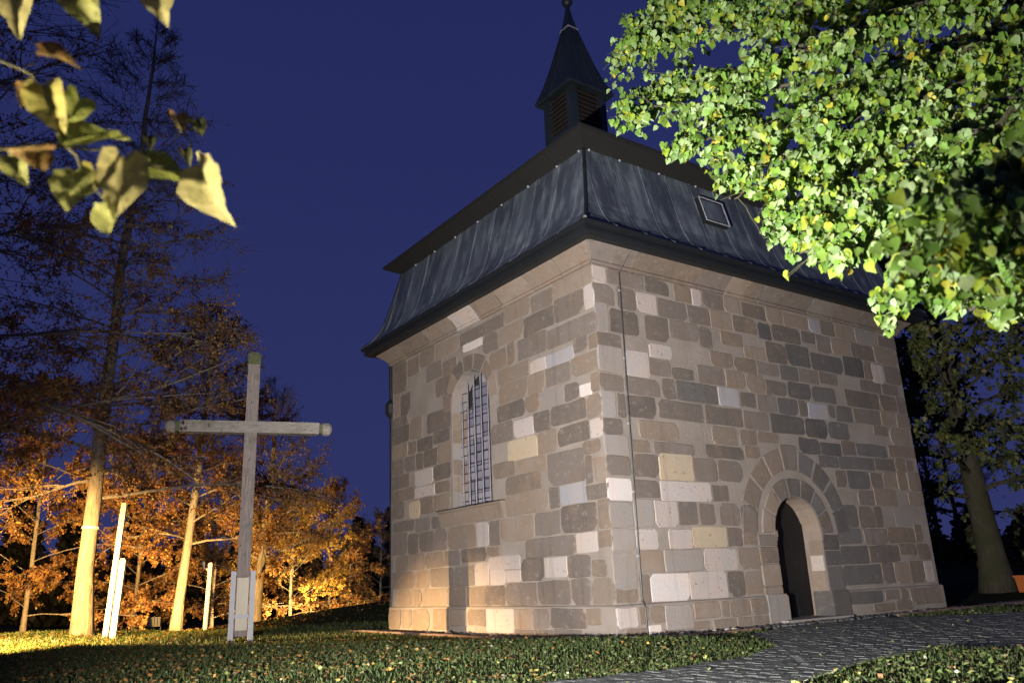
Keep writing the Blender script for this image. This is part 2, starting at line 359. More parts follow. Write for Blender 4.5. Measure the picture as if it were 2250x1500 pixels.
# raised lawn edge beyond the path, towards the camera
LAWN = [(0.40, -5.0), (0.20, -4.27), (-1.36, -4.46), (-2.29, -4.73), (-6, -5.68), (-8.4, -6.2), (-8.4, -9), (1.45, -9)]
mb = MB(); V, Fs = fill_poly(LAWN, 0.05); mb.add(V, Fs); n = len(LAWN)
mb.add([(x, y, 0.05) for x, y in LAWN] + [(x, y, -0.01) for x, y in LAWN], [(i, (i+1) % n, n+(i+1) % n, n+i) for i in range(n)])
o = mb.build('lawn', M_GROUND, None, (0, 0, 0)); setp(o, 'raised corner of lawn in front of the cobbled path', kind='structure')

# ------------------------------------------------------------------ kerb, gravel strip, pebbles round the chapel
gb = MB()
for q in ((-0.62, -0.45, W+3.2, 0.0), (-0.62, 0.0, 0.0, L+0.8)): gb.add([(q[0], q[1], .012), (q[2], q[1], .012), (q[2], q[3], .012), (q[0], q[3], .012)], [(0, 1, 2, 3)])
gravel = gb.build('gravel_border', M_GRAVEL, None, (0, 0, 0)); setp(gravel, 'gravel strip with kerb slabs along the foot of the chapel wall', kind='structure')
def kerb(x0, y0, x1, y1):
    Ls = math.hypot(x1-x0, y1-y0); n = max(1, round(Ls/0.95)); ux, uy = (x1-x0)/Ls, (y1-y0)/Ls
    for k in range(n):
        a = Ls*k/n + 0.008; e = Ls*(k+1)/n - 0.008; w = 0.055 + random.uniform(-.006, .006); h = 0.055 + random.uniform(-.012, .012)
        c = np.array([x0+ux*(a+e)/2, y0+uy*(a+e)/2, 0]); A = np.array([ux, uy, 0])*(e-a)/2; Bv = np.array([-uy, ux, 0])*w
        m_ = MB(); V = []
        for zz, s_ in ((-0.03, 1), (h-.012, 1), (h, 0.94)):
            for sa_, sb_ in ((-1, -1), (1, -1), (1, 1), (-1, 1)): V.append(c + A*sa_*(s_ if zz == h else 1) + Bv*sb_*(0.78 if zz == h else 1) + np.array([0, 0, zz + random.uniform(-.004, .004)]))
        m_.add(V, [(q+j, q+(j+1) % 4, q+4+(j+1) % 4, q+4+j) for q in (0, 4) for j in range(4)] + [(8, 9, 10, 11)])
        m_.build('kerb_slab', M_KERB, gravel)
kerb(-0.68, L+0.9, -0.68, -0.5); kerb(-0.68, -0.52, 2.25, -0.52); kerb(5.9, -0.52, W+3.2, -0.52)
def pebble(r, seed):
    bm = bmesh.new(); bmesh.ops.create_icosphere(bm, subdivisions=1, radius=1.0); rs = random.Random(seed)
    sx, sy, sz = r*rs.uniform(.8, 1.3), r*rs.uniform(.7, 1.1), r*rs.uniform(.45, .75)
    V = [(v.co.x*sx*rs.uniform(.88, 1.1), v.co.y*sy*rs.uniform(.88, 1.1), v.co.z*sz*rs.uniform(.9, 1.1)) for v in bm.verts]
    bm.verts.index_update(); Fs = [tuple(v.index for v in f.verts) for f in bm.faces]; bm.free(); return np.array(V), Fs
PEB = [simple('pebble_%d' % i, c, 0.7, 0, 0.15, 20, 0.1) for i, c in enumerate(((0.36, 0.35, 0.32), (0.085, 0.082, 0.08), (0.34, 0.30, 0.22), (0.20, 0.14, 0.10), (0.14, 0.145, 0.15)))]
mb = MB()
for k in range(1500):
    if random.random() < .45: x, y = random.uniform(-.60, -.08), random.uniform(-.4, L+.7)
    else: x, y = random.uniform(-.5, W+3), random.uniform(-.44, -.07)
    v, f = pebble(random.uniform(.018, .045), k); mb.add(v + np.array([x, y, 0.025]), f)
o = mb.build('gravel_stones', PEB[1], gravel); o['kind'] = 'stuff'
spots = [(1085, 1395), (1122, 1399), (1163, 1401), (1192, 1399), (1277, 1405), (1302, 1401), (1327, 1405), (1345, 1407), (1370, 1404), (1400, 1402), (1500, 1391), (1511, 1390), (1540, 1385), (1570, 1383), (1598, 1381), (1612, 1380), (940, 1391), (985, 1394), (1040, 1394), (1236, 1406), (2000, 1331), (2030, 1329)]
for k, (px, py) in enumerate(spots):
    d = FWD + RGT*(px-PW/2)/F_PX - UPV*(py-PH/2)/F_PX; q = CAM + d*((0.05-CAM[2])/d[2])
    if px < 1345: q = CAM + d*((-0.36-CAM[0])/d[0])
    else: q = CAM + d*((-0.28-CAM[1])/d[1])
    v, f = pebble(0.034 + 0.036*random.random(), 900+k)
    o = obj('river_pebble', v + np.array([q[0], q[1], 0.032]), f, PEB[(0, 4, 2, 0, 0, 2, 0, 3, 4, 1)[k % 10]], None, None, True)
    setp(o, 'rounded river pebble in the gravel strip at the chapel foot', 'pebble', 'pebbles along the chapel wall')

# ------------------------------------------------------------------ chapel
CH = empty('chapel', (W/2, L/2, 0), 'sandstone chapel with mansard copper roof and small bell turret', 'chapel')
HC = 5.45                                    # underside of the cornice
def arch_pts(cu, zs, r, z0, n=14):           # outline of an arched opening, from lower left, up, over and down
    P = [(cu-r, z0)] + [(cu + r*math.cos(a), zs + r*math.sin(a)) for a in np.linspace(math.pi, 0, n)] + [(cu+r, z0)]
    return P
DOOR = dict(cu=4.185, zs=1.41, r=0.615, z0=0.0); WIN = dict(cu=3.60, zs=3.97, r=0.65, z0=2.15)
def wall_mesh(outline, hole, place, depth, rname=None):
    bm = bmesh.new()
    def loop(P):
        vs = [bm.verts.new((u, z, 0)) for u, z in P]; return [bm.edges.new((vs[i], vs[(i+1) % len(vs)])) for i in range(len(vs))]
    es = loop(outline) + (loop(hole) if hole else [])
    bmesh.ops.triangle_fill(bm, edges=es, use_beauty=True)
    bm.verts.index_update(); V = [place(v.co.x, v.co.y, 0) for v in bm.verts]; Fs = [[v.index for v in f.verts] for f in bm.faces]; bm.free()
    mb = MB(); mb.add(V, Fs)
    if hole:
        n = len(hole); r_ = MB(); r_.add([place(u, z, 0) for u, z in hole] + [place(u, z, -depth) for u, z in hole], [(i, (i+1) % n, n+(i+1) % n, n+i) for i in range(n)]); r_.build(rname, S['g'], CH)
    return mb
PF = lambda u, z, h: (u, -h, z)              # front wall (door): plane y = 0, h outwards
PL = lambda u, z, h: (-h, u, z)              # side wall (window): plane x = 0
wf = wall_mesh([(0, 0.0), (DOOR['cu']-DOOR['r'], 0.0)] + arch_pts(**DOOR)[1:-1] + [(DOOR['cu']+DOOR['r'], 0.0), (W, 0.0), (W, HC+.5), (0, HC+.5)], None, PF, 0)
rv = arch_pts(**DOOR); n = len(rv)
wr = MB(); wr.add([PF(u, z, 0) for u, z in rv] + [PF(u, z, -0.55) for u, z in rv], [(i, i+1, n+i+1, n+i) for i in range(n-1)])
wr.build('door_reveal', S['m'], CH); WALL_F = wf.build('wall', M_MORTAR, CH); WALL_F['label'] = 'front wall with the arched door'
WALL_L = wall_mesh([(0, 0), (L, 0), (L, HC+.5), (0, HC+.5)], arch_pts(**WIN), PL, 0.42, 'window_reveal').build('wall', M_MORTAR, CH); WALL_L['label'] = 'side wall with the barred arched window'
mb = MB(); mb.add([(W, 0, 0), (W, L, 0), (W, L, HC+.5), (W, 0, HC+.5)], [(0, 1, 2, 3)]); mb.build('wall', M_MORTAR, CH)
mb = MB(); mb.add([(0, L, 0), (W, L, 0), (W, L, HC+.5), (0, L, HC+.5)], [(0, 3, 2, 1)]); mb.build('wall', M_MORTAR, CH)
mb = MB(); mb.box(0.6, W-.6, 0.75, L-.6, 0.01, HC); mb.build('inner_wall', M_INNER, CH)
PZ = 0.45; PP = 0.05                         # plinth top and projection
def ring(prof, name, mat, parent, close=False, rect=(0, W, 0, L)):
    x0, x1, y0, y1 = rect; V = []; n = len(prof)
    for o_, z in prof: V += [(x0-o_, y0-o_, z), (x1+o_, y0-o_, z), (x1+o_, y1+o_, z), (x0-o_, y1+o_, z)]
    Fs = [(4*i+j, 4*i+(j+1) % 4, 4*((i+1) % n)+(j+1) % 4, 4*((i+1) % n)+j) for i in range(n if close else n-1) for j in range(4)]
    return obj(name, V, Fs, mat, parent)
# plinth (interrupted at the portal)
mb = MB()
def plinth_run(place, u0, u1, m0, m1):
    pr = [(PP, 0.0), (PP, PZ-.02), (PP-.012, PZ), (0, PZ+.012)]
    V = []
    for o_, z in pr: V += [place(u0-(o_ if m0 else 0), z, o_), place(u1+(o_ if m1 else 0), z, o_)]
    mb.add(V, [(2*i, 2*i+1, 2*i+3, 2*i+2) for i in range(3)])
    if not m1: mb.add([place(u1, z, o_) for o_, z in pr] + [place(u1, 0, 0)], [(0, 1, 2, 3, 4)])
    if not m0: mb.add([place(u0, z, o_) for o_, z in pr] + [place(u0, 0, 0)], [(4, 3, 2, 1, 0)])
plinth_run(PF, 0, 3.08, True, False); plinth_run(PL, 0, L, True, True); PLINTH = mb.build('plinth', M_MORTAR, CH)
mb = MB(); plinth_run(PF, 5.27, W, False, True); PLINTH_R = mb.build('plinth', M_MORTAR, CH)
# each stone of the two walls: u0, u1, z0, z1, kind, metres along and up the wall
STONES = {'L': ('2.39 3.89 5.14 5.38 d;3.908 4.828 5.098 5.402 m;4.846 5.478 5.098 5.446 m;2.59 3.092 4.768 5.122 d;3.11 3.79 4.99 5.17 w;5.492 6.006 5.034 5.376 m;6.024 6.746 4.778 5.456 m;'
  '4.01 4.56 4.68 4.99 m;4.574 5.216 4.726 5.082 d;4.2 4.83 4.35 4.71 d;4.26 4.56 4.11 4.33 d;5.864 6.328 4.26 4.7 d;6.346 6.614 4.306 4.764 m;6.014 6.746 4.07 4.27 d;'
  '5.388 5.932 3.684 4.116 m;5.948 6.716 3.692 4.056 d;4.272 5.206 3.698 4.088 d;4.33 4.96 3.442 3.678 d;6.01 6.756 3.38 3.676 m;5.63 5.99 3.396 3.662 m;4.98 5.61 3.394 3.636 d;'
  '6.182 6.756 3.05 3.366 d;5.69 6.17 3.058 3.36 d;5.372 5.67 3.032 3.374 d;4.796 5.354 3.05 3.376 d;4.27 4.784 3.048 3.416 m;5.954 6.746 2.764 3.038 d;4.3 4.976 2.732 3.034 d;'
  '5.736 6.678 2.5 2.74 m;4.36 4.91 2.492 2.708 m;4.996 5.502 2.16 2.47 m;4.34 4.976 2.172 2.468 m;6.154 6.736 2.17 2.5 d;5.522 5.978 2.11 2.44 y;4.48 5.07 1.86 2.06 d;'
  '5.734 6.656 1.89 2.09 d;5.092 5.712 1.844 2.086 d;4.99 5.724 2.714 3.018 l;4.926 5.722 2.48 2.7 l;6.036 6.686 1.436 1.876 d;5.58 6.02 1.438 1.822 d;4.994 5.562 1.446 1.826 d;'
  '4.488 4.978 1.452 1.838 d;3.492 4.472 1.442 1.838 m;3.098 3.474 1.43 1.838 l;2.752 3.082 1.424 1.836 d;5.974 6.546 1.128 1.42 m;5.35 5.956 1.13 1.42 m;4.622 5.33 1.15 1.43 d;'
  '4.026 4.604 1.15 1.426 d;3.196 4.004 1.194 1.412 d;2.784 3.174 1.264 1.408 m;5.764 6.666 0.794 1.112 m;5.168 5.736 0.796 1.104 m;4.266 5.146 0.808 1.13 d;3.586 4.252 0.802 1.134 d;'
  '5.912 6.456 0.43 0.772 m;5.486 5.89 0.438 0.77 m;4.512 5.452 0.426 0.774 m;3.864 4.492 0.428 0.788 m;3.284 3.846 0.432 0.772 m;2.68 3.27 0.434 0.776 d;6.234 6.716 0.054 0.406 m;'
  '5.778 6.212 0.064 0.41 m;5.104 5.762 0.014 0.412 m;4.368 4.976 0.064 0.412 m;3.82 4.356 0.132 0.408 m;3.188 3.776 0.146 0.41 m;2.382 3.174 0.054 0.42 l;2.2 3.14 1.02 1.24 l;'
  '3.13 3.57 0.792 1.166 l;2.66 3.1 0.79 1.03 l;2.21 2.65 0.82 1.01 l;1.594 2.368 5.142 5.456 m;0.988 1.572 5.106 5.398 d;-0.086 0.974 5.156 5.466 m;0.23 0.964 4.754 5.138 d;'
  '0.976 1.82 4.76 5.092 d;1.832 2.572 4.798 5.12 m;-0.076 1.196 4.37 4.69 d;1.212 2.028 4.386 4.748 d;2.12 2.34 4.392 4.778 m;2.36 2.896 4.414 4.748 m;-0.026 0.192 4.116 4.344 m;'
  '0.21 0.534 4.15 4.36 d;0.004 0.218 4.754 5.144 l;1.26 1.7 4.088 4.302 l;0.55 1.25 4.07 4.3 b;-0.096 0.63 3.78 4.09 m;1.718 2.636 4.106 4.368 m;1.788 2.642 3.76 4.09 m;'
  '1.3 1.772 3.754 4.072 m;0.644 1.286 3.77 4.07 d;0.47 0.83 3.45 3.71 d;0.18 0.47 3.44 3.63 w;-0.01 0.19 3.46 3.73 m;1.482 1.874 3.462 3.738 m;0.846 1.466 3.446 3.736 g;'
  '1.892 2.706 3.46 3.742 d;0.35 1.208 3.12 3.43 d;-0.056 0.33 3.09 3.44 m;1.226 1.66 3.11 3.426 d;2.25 2.928 3.11 3.44 d;1.68 2.23 3.1 3.4 l;1.6 2.44 2.74 3.09 y;'
  '1.08 1.58 2.748 3.09 m;0.31 1.064 2.786 3.074 d;0.034 0.292 2.79 3.07 l;0.08 0.49 2.57 2.77 m;1.376 2.222 2.49 2.73 m;0.46 1.36 2.21 2.7 d;0.3 0.45 2.148 2.552 d;'
  '2.24 2.91 2.52 2.77 m;1.554 2.546 2.21 2.5 m;1.372 2.56 1.87 2.194 m;1.1 1.354 1.872 2.192 d;0.478 1.088 1.89 2.198 b;0.062 0.464 1.91 2.13 d;-0.036 0.28 2.14 2.5 m;'
  '1.782 2.738 1.462 1.838 m;1.11 1.77 1.494 1.852 d;0.26 1.082 1.482 1.876 d;0.004 0.242 1.494 1.89 m;0.786 2.046 1.17 1.45 d;0.29 0.77 1.186 1.464 l;-0.006 0.27 1.234 1.462 m;'
  '1.584 2.186 0.828 1.158 d;1.01 1.572 0.86 1.16 l;0.478 0.998 0.85 1.15 d;0.144 0.452 0.848 1.066 m;1.786 2.666 0.434 0.806 d;0.972 1.77 0.442 0.814 d;0.5 0.954 0.444 0.83 d;'
  '0.004 0.484 0.442 0.83 m;1.876 2.37 0.132 0.418 m;1.428 1.86 0.142 0.416 d;0.602 1.412 0.154 0.426 d;0.264 0.584 0.206 0.426 m;1.868 2.364 -0.076 0.114 d;1.374 1.852 -0.066 0.124 d;'
  '0.698 1.358 -0.012 0.138 d'),
'F': ('-0.012 0.274 5.166 5.522 l;0.29 1.06 5.186 5.444 d;1.108 1.642 5.188 5.442 d;1.758 2.16 5.146 5.478 m;2.43 2.954 5.148 5.432 d;-0.092 0.412 4.82 5.15 d;0.468 0.872 4.804 5.168 d;'
  '1.348 2.01 4.81 5.128 d;2.028 2.558 4.812 5.124 d;0 0.26 4.38 4.84 g;0.276 0.872 4.408 4.786 d;1.018 1.544 4.378 4.79 d;1.566 2.24 4.484 4.792 d;2.262 2.562 4.41 4.782 d;'
  '0.01 0.49 4.13 4.36 d;0.89 1.33 4.82 5.16 l;2.18 2.41 5.144 5.512 l;0.06 0.49 3.77 4.17 g;1.04 1.51 3.806 4.084 d;1.52 2.02 3.806 3.988 d;2.122 2.774 3.802 4.104 d;'
  '-0.004 0.47 3.47 3.73 d;0.486 1.222 3.46 3.734 d;1.276 1.564 3.46 3.782 d;1.582 2.54 3.462 3.782 k;2.56 3.07 3.47 3.78 b;-0.02 0.28 3.07 3.46 g;0.3 0.47 3.08 3.452 d;'
  '0.49 1.092 3.106 3.442 d;1.158 2.142 3.134 3.436 d;2.196 3.104 3.13 3.442 d;-0.062 0.382 2.81 3.06 d;0.708 1.532 2.792 3.084 m;2.308 2.902 2.808 3.102 m;-0.072 0.468 2.51 2.81 g;'
  '0.496 0.892 2.59 2.77 m;0.978 1.832 2.59 2.76 d;2.098 3.002 2.58 2.788 d;0.54 1.03 3.75 4.16 l;1.068 1.562 4.106 4.332 l;-0.052 0.466 2.23 2.5 d;0.49 1.04 2.222 2.552 d;'
  '1.05 1.78 2.19 2.6 y;1.78 2.32 2.206 2.564 d;2.35 2.932 2.218 2.55 d;-0.062 0.462 1.87 2.19 w;0.492 1.01 1.92 2.172 d;1.04 2.13 1.89 2.19 l;2.15 2.54 1.904 2.156 d;'
  '-0 0.44 1.5 1.85 g;0.46 0.85 1.492 1.9 g;0.87 1.36 1.5 1.89 l;1.37 1.78 1.54 1.88 d;1.806 2.162 1.534 1.86 d;2.28 2.74 1.53 1.88 d;-0.002 0.438 1.174 1.48 g;'
  '0.46 0.902 1.196 1.474 l;1.118 1.612 1.198 1.48 l;1.628 2.384 1.206 1.514 y;2.4 2.73 1.214 1.498 d;-0.082 0.418 0.68 1.152 g;0.462 0.968 0.878 1.168 m;0.984 1.804 0.87 1.18 g;'
  '1.82 2.57 0.87 1.19 l;-0.082 0.412 0.48 0.66 m;0.44 0.65 0.47 0.848 m;0.67 1.45 0.45 0.85 w;1.46 2.27 0.47 0.86 l;2.28 2.66 0.47 0.844 d;-0.092 0.332 0.156 0.464 l;'
  '0.35 0.54 0.2 0.444 m;0.56 0.84 0.19 0.422 m;0.86 1.41 0.08 0.42 g;1.436 1.986 0.196 0.444 m;2.01 2.19 0.194 0.444 m;2.214 2.668 0.194 0.446 m;0.082 0.494 0.05 0.14 m;'
  '0.518 0.764 0.008 0.172 w;0.79 1.08 0.05 0.1 m;1.33 1.73 0.06 0.16 m;1.826 2.32 0.038 0.168 m;2.342 2.674 0.018 0.172 m;2.972 3.422 5.16 5.442 m;3.444 4.082 5.134 5.402 d;'
  '4.102 4.574 5.128 5.462 m;4.594 5.334 5.13 5.39 m;5.36 5.69 5.13 5.41 b;5.708 6.178 5.128 5.432 d;2.58 3.12 4.81 5.13 m;3.148 3.78 4.826 5.114 m;3.81 4.168 4.786 5.1 k;'
  '4.196 5.022 4.82 5.11 d;5.06 5.5 4.898 5.114 d;5.5 5.96 4.768 5.102 d;2.782 3.346 4.538 4.782 m;3.362 3.922 4.38 4.612 m;3.948 4.516 4.376 4.758 d;4.538 5.222 4.388 4.798 k;'
  '5.242 6.238 4.386 4.724 k;2.468 3.022 4.126 4.388 m;3.048 3.626 4.114 4.362 m;3.65 4.246 4.12 4.35 d;4.262 4.806 4.086 4.358 k;4.824 5.414 4.098 4.368 d;5.43 6.01 4.138 4.368 d;'
  '2.792 3.288 3.796 4.096 m;3.306 3.802 3.762 4.096 m;3.818 4.402 3.766 4.038 d;4.432 5.092 3.774 4.068 k;5.128 5.842 3.768 4.062 k;3.09 3.49 3.49 3.746 d;3.548 4.066 3.454 3.744 d;'
  '4.088 4.646 3.454 3.746 k;4.668 4.928 3.452 3.752 d;4.95 5.534 3.446 3.734 b;5.782 6.302 3.446 3.75 k;5.556 5.762 3.498 3.746 d;3.122 3.762 3.116 3.434 d;3.814 4.756 3.108 3.432 k;'
  '4.774 5.43 3.088 3.428 k;5.448 6.092 3.108 3.422 k;2.974 3.402 2.844 3.096 m;3.424 3.992 2.912 3.088 m;4.518 5.134 2.786 3.072 k;5.15 5.76 2.79 3.02 k;5.78 6.236 2.82 3.086 d;'
  '3.048 3.422 2.618 2.82 m;6.198 6.832 5.14 5.432 m;6.854 7.62 5.13 5.43 g;7.642 8.402 5.15 5.382 d;5.98 6.6 4.79 5.11 m;6.622 7.406 4.78 5.1 d;7.428 8.242 4.78 5.12 m;'
  '6.27 6.94 4.4 4.78 k;6.95 7.24 4.386 4.754 m;7.23 7.64 4.34 4.74 l;7.668 8.392 4.378 4.752 d;6.73 7.45 4.13 4.36 d;7.478 8.102 4.14 4.35 d;6.158 7.3 3.782 4.106 d;'
  '7.324 7.912 3.792 4.104 m;7.93 8.392 3.768 4.122 d;6.358 7.242 3.47 3.758 d;7.28 7.81 3.474 3.768 m;7.82 8.34 3.478 3.742 m;6.948 7.432 3.268 3.448 m;7.478 8.132 3.116 3.452 m;'
  '6.256 7.264 2.836 3.068 k;7.338 8.322 2.878 3.096 m;5.018 5.606 2.56 2.768 k;5.628 6.778 2.56 2.8 k;6.794 7.46 2.584 2.82 d;7.476 7.84 2.6 2.848 m;7.866 8.122 2.612 2.818 m;'
  '5.438 5.792 2.218 2.53 d;5.822 6.53 2.214 2.532 k;6.556 6.946 2.246 2.534 d;6.974 7.442 2.268 2.562 m;7.468 7.818 2.23 2.574 m;7.834 8.322 2.224 2.596 m;6.058 6.578 1.91 2.19 d;'
  '6.594 7.332 1.926 2.228 m;7.748 8.302 1.958 2.206 m;5.238 5.952 1.522 1.912 k;5.988 6.478 1.51 1.894 d;6.496 6.752 1.512 1.894 d;7.158 7.682 1.538 1.91 g;5.26 5.972 1.23 1.494 k;'
  '6.048 6.802 1.222 1.494 d;6.818 7.734 1.236 1.522 m;7.752 8.012 1.25 1.572 m;5.262 6.118 0.884 1.204 k;6.134 7.098 0.908 1.194 d;7.126 7.704 1.014 1.216 m;7.73 8.18 0.922 1.22 m;'
  '5.26 6.422 0.534 0.866 k;6.448 6.814 0.53 0.882 d;6.84 7.34 0.518 0.878 m;7.356 7.862 0.506 0.904 m;7.88 8.19 0.518 0.894 l;5.25 6.26 0.22 0.48 k;6.332 6.808 0.246 0.506 d;'
  '6.824 7.062 0.242 0.462 m;7.15 8.2 0.17 0.49 m;5.918 6.582 0.058 0.19 m;6.64 7.16 0.058 0.224 m;7.278 8.212 0.12 0.18 m;2.74 3.14 1.524 1.852 d;2.76 3.088 1.238 1.498 m;'
  '2.59 3.088 0.868 1.194 m;2.68 3.072 0.488 0.832 m;2.688 3.088 0.19 0.468 m;2.7 3.088 0.058 0.172 m')}
def stone(u0, u1, z0, z1, kind, place, base_h, seed, rough=1.0):
    r = random.Random(seed); w, h = u1-u0, z1-z0; c = min(w, h)
    u0 -= .003; u1 += .003; z0 -= .003; z1 += .003; ch = [min(0.40*c, r.choice((.03, .06, .09, .14, .24))*c*rough + 0.006) for _ in range(4)]; j = lambda s=0.010: r.uniform(-s, s)*rough
    P = [(u0, z0+ch[0]), (u0+ch[0], z0), (u0+w*.5, z0+j()), (u1-ch[1], z0), (u1, z0+ch[1]), (u1+j(), z0+h*.5), (u1, z1-ch[2]), (u1-ch[2], z1), (u0+w*.5, z1+j()), (u0+ch[3], z1), (u0, z1-ch[3]), (u0+j(), z0+h*.5)]
    k = 0.35
    P = [(u+j(.009), z+j(.009)) for u, z in P]
    cu, cz = (u0+u1)/2, (z0+z1)/2; hh = base_h + r.uniform(0.006, 0.016); tu, tz = r.uniform(-.006, .006)/w, r.uniform(-.006, .006)/h
    def inset(d): return [(u + (cu-u)*min(.9, 2*d/w), z + (cz-z)*min(.9, 2*d/h)) for u, z in P]
    H = lambda u, z: tu*(u-cu)+tz*(z-cz)
    V = [place(u, z, base_h-.012) for u, z in P] + [place(u, z, hh*.55+base_h*.45+H(u, z)) for u, z in inset(.004)] + [place(u, z, hh+H(u, z)) for u, z in inset(.011)]
    n = 12; Fs = [(a+i, a+(i+1) % n, a+n+(i+1) % n, a+n+i) for a in (0, n) for i in range(n)] + [tuple(range(2*n, 3*n))]
    if place is PL: Fs = [tuple(reversed(f)) for f in Fs]
    return V, Fs
allst = []
for side, rows in STONES.items():
    for i, row in enumerate(rows.split(';')):
        u0, u1, z0, z1, k = row.split(); allst.append((side, float(u0), float(u1), float(z0), float(z1), k))
def clampst(s_):
    side, u0, u1, z0, z1, k = s_; e = W if side == 'F' else L
    pl = z1 < PZ+.08 and z1-z0 < .45
    h = PP if pl else 0.0
    lo, hi = -h, e+h
    if u0 < .07: u0 = lo-.004
    if u1 > e-.05: u1 = hi+.002
    if pl: z1 = min(z1, PZ-.025); z0 = max(z0, .02)
    else: z0 = max(z0, PZ+.02); z1 = min(z1, HC-.01)
    return side, u0, u1, z0, z1, k, h
rest = {}
allst.sort(key=lambda s_: -(s_[2]-s_[1])*(s_[4]-s_[3]))
for i, s_ in enumerate(allst):
    side, u0, u1, z0, z1, k, h = clampst(s_)
    if u1-u0 < .04 or z1-z0 < .04: continue
    place = PF if side == 'F' else PL; par = (PLINTH_R if side == 'F' and u0 > 4 else PLINTH) if h > 0 else (WALL_F if side == 'F' else WALL_L)
    V, Fs = stone(u0, u1, z0, z1, k, place, h, i, 0.7 if k in 'lwyg' else 1.0)
    if i < 262: obj('stone', V, Fs, S[k], par)
    else: rest.setdefault((par, k), MB()).add(V, Fs)
for (par, k), m_ in rest.items(): m_.build('small_stones', S[k], par)['kind'] = 'stuff'
# voussoirs of the arches
def voussoirs(cu, zs, r0, r1, n, place, kinds, par, h, key=None, a0=0.0, a1=math.pi):
    for i in range(n):
        b0 = a0 + (a1-a0)*i/n + 0.02; b1 = a0 + (a1-a0)*(i+1)/n - 0.02; ro = r1 + (key if key and i == n//2 else random.uniform(-.015, .015))
        A = np.linspace(b0, b1, 4); hh = h + random.uniform(-.003, .003)
        Pi = [(cu + r0*math.cos(a), zs + r0*math.sin(a)) for a in A]; Po = [(cu + ro*math.cos(a), zs + ro*math.sin(a)) for a in A[::-1]]
        P = Pi + Po; c = np.mean(P, 0); m_ = len(P)
        V = [place(u, z, -.01) for u, z in P] + [place(u, z, hh*.6) for u, z in P] + [place(u+(c[0]-u)*.05, z+(c[1]-z)*.05, hh) for u, z in P]
        Fs = [(a+q, a+(q+1) % m_, a+m_+(q+1) % m_, a+m_+q) for a in (0, m_) for q in range(m_)] + [tuple(range(2*m_, 3*m_))]
        obj('voussoir', V, Fs, S[kinds[i % len(kinds)]], par)
voussoirs(DOOR['cu'], DOOR['zs'], 1.065, 1.43, 9, PF, 'kkkkdmmmd', WALL_F, 0.020, key=0.07)
voussoirs(DOOR['cu'], DOOR['zs'], 0.625, 0.93, 7, PF, 'dkdkdmm', WALL_F, 0.026)
voussoirs(WIN['cu'], WIN['zs'], 0.66, 0.93, 7, PL, 'mmdmdmm', WALL_L, 0.018)
# door jambs with base blocks, reveal stones
def jamb(u0, u1, rows, side):
    for i, (z0, z1, k, h) in enumerate(rows):
        V, Fs = stone(u0, u1, z0, z1, k, PF, 0.012, 4000+i+int(u0*100), 0.25); obj('jamb_stone', V, Fs, S[k], WALL_F)
jamb(3.12, 3.565, [(0.60, 0.93, 'm', 0), (0.95, 1.20, 'm', 0), (1.22, 1.39, 'd', 0), (0.47, 0.585, 'm', 0)], 0)
jamb(4.805, 5.24, [(0.47, 0.86, 'k', 0), (0.88, 1.12, 'k', 0), (1.14, 1.39, 'k', 0)], 1)
mb = MB(); mb.box(3.10, 3.60, -0.075, 0.30, 0.0, 0.44); mb.box(3.12, 3.585, -0.06, 0.30, 0.44, 0.47); mb.build('jamb_base', S['g'], WALL_F)
mb = MB(); mb.box(4.77, 5.25, -0.075, 0.30, 0.0, 0.44); mb.box(4.785, 5.23, -0.06, 0.30, 0.44, 0.47); mb.build('jamb_base', S['k'], WALL_F)
for x0, x1 in ((3.53, 3.60), (4.77, 4.84)):
    mb = MB(); mb.box(x0, x1, -0.03, 0.3, 1.36, 1.46); mb.box(x0+.008, x1-.008, -0.02, 0.3, 1.30, 1.36); mb.build('impost', S['m'], WALL_F)
for i, (z0, z1) in enumerate(((.5, .78), (.8, 1.05), (1.07, 1.3))):
    mb = MB(); mb.box(4.79, 4.83, 0.02, 0.27, z0, z1); mb.build('reveal_stone', S['m' if i != 1 else 'l'], WALL_F)
box('door_step', 3.35, 5.05, -0.22, 0.5, 0.0, 0.075, S['g'], CH)
# door leaf
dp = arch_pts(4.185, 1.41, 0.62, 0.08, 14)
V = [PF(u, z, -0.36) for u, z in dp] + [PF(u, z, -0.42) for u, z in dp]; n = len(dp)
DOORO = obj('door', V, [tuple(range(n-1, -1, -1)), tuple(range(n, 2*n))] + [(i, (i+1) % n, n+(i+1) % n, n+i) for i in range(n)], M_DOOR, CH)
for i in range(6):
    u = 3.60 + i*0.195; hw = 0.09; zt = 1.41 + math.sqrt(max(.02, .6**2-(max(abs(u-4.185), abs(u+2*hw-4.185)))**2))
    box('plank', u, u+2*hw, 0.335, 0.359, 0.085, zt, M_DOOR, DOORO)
mb = MB(); mb.tube([(3.80, 0.335, 1.0), (3.80, 0.27, 1.0), (3.92, 0.265, 1.0)], 0.011, 6); mb.box(3.775, 3.825, 0.325, 0.336, 0.88, 1.08); mb.build('handle', M_IRON, DOORO)
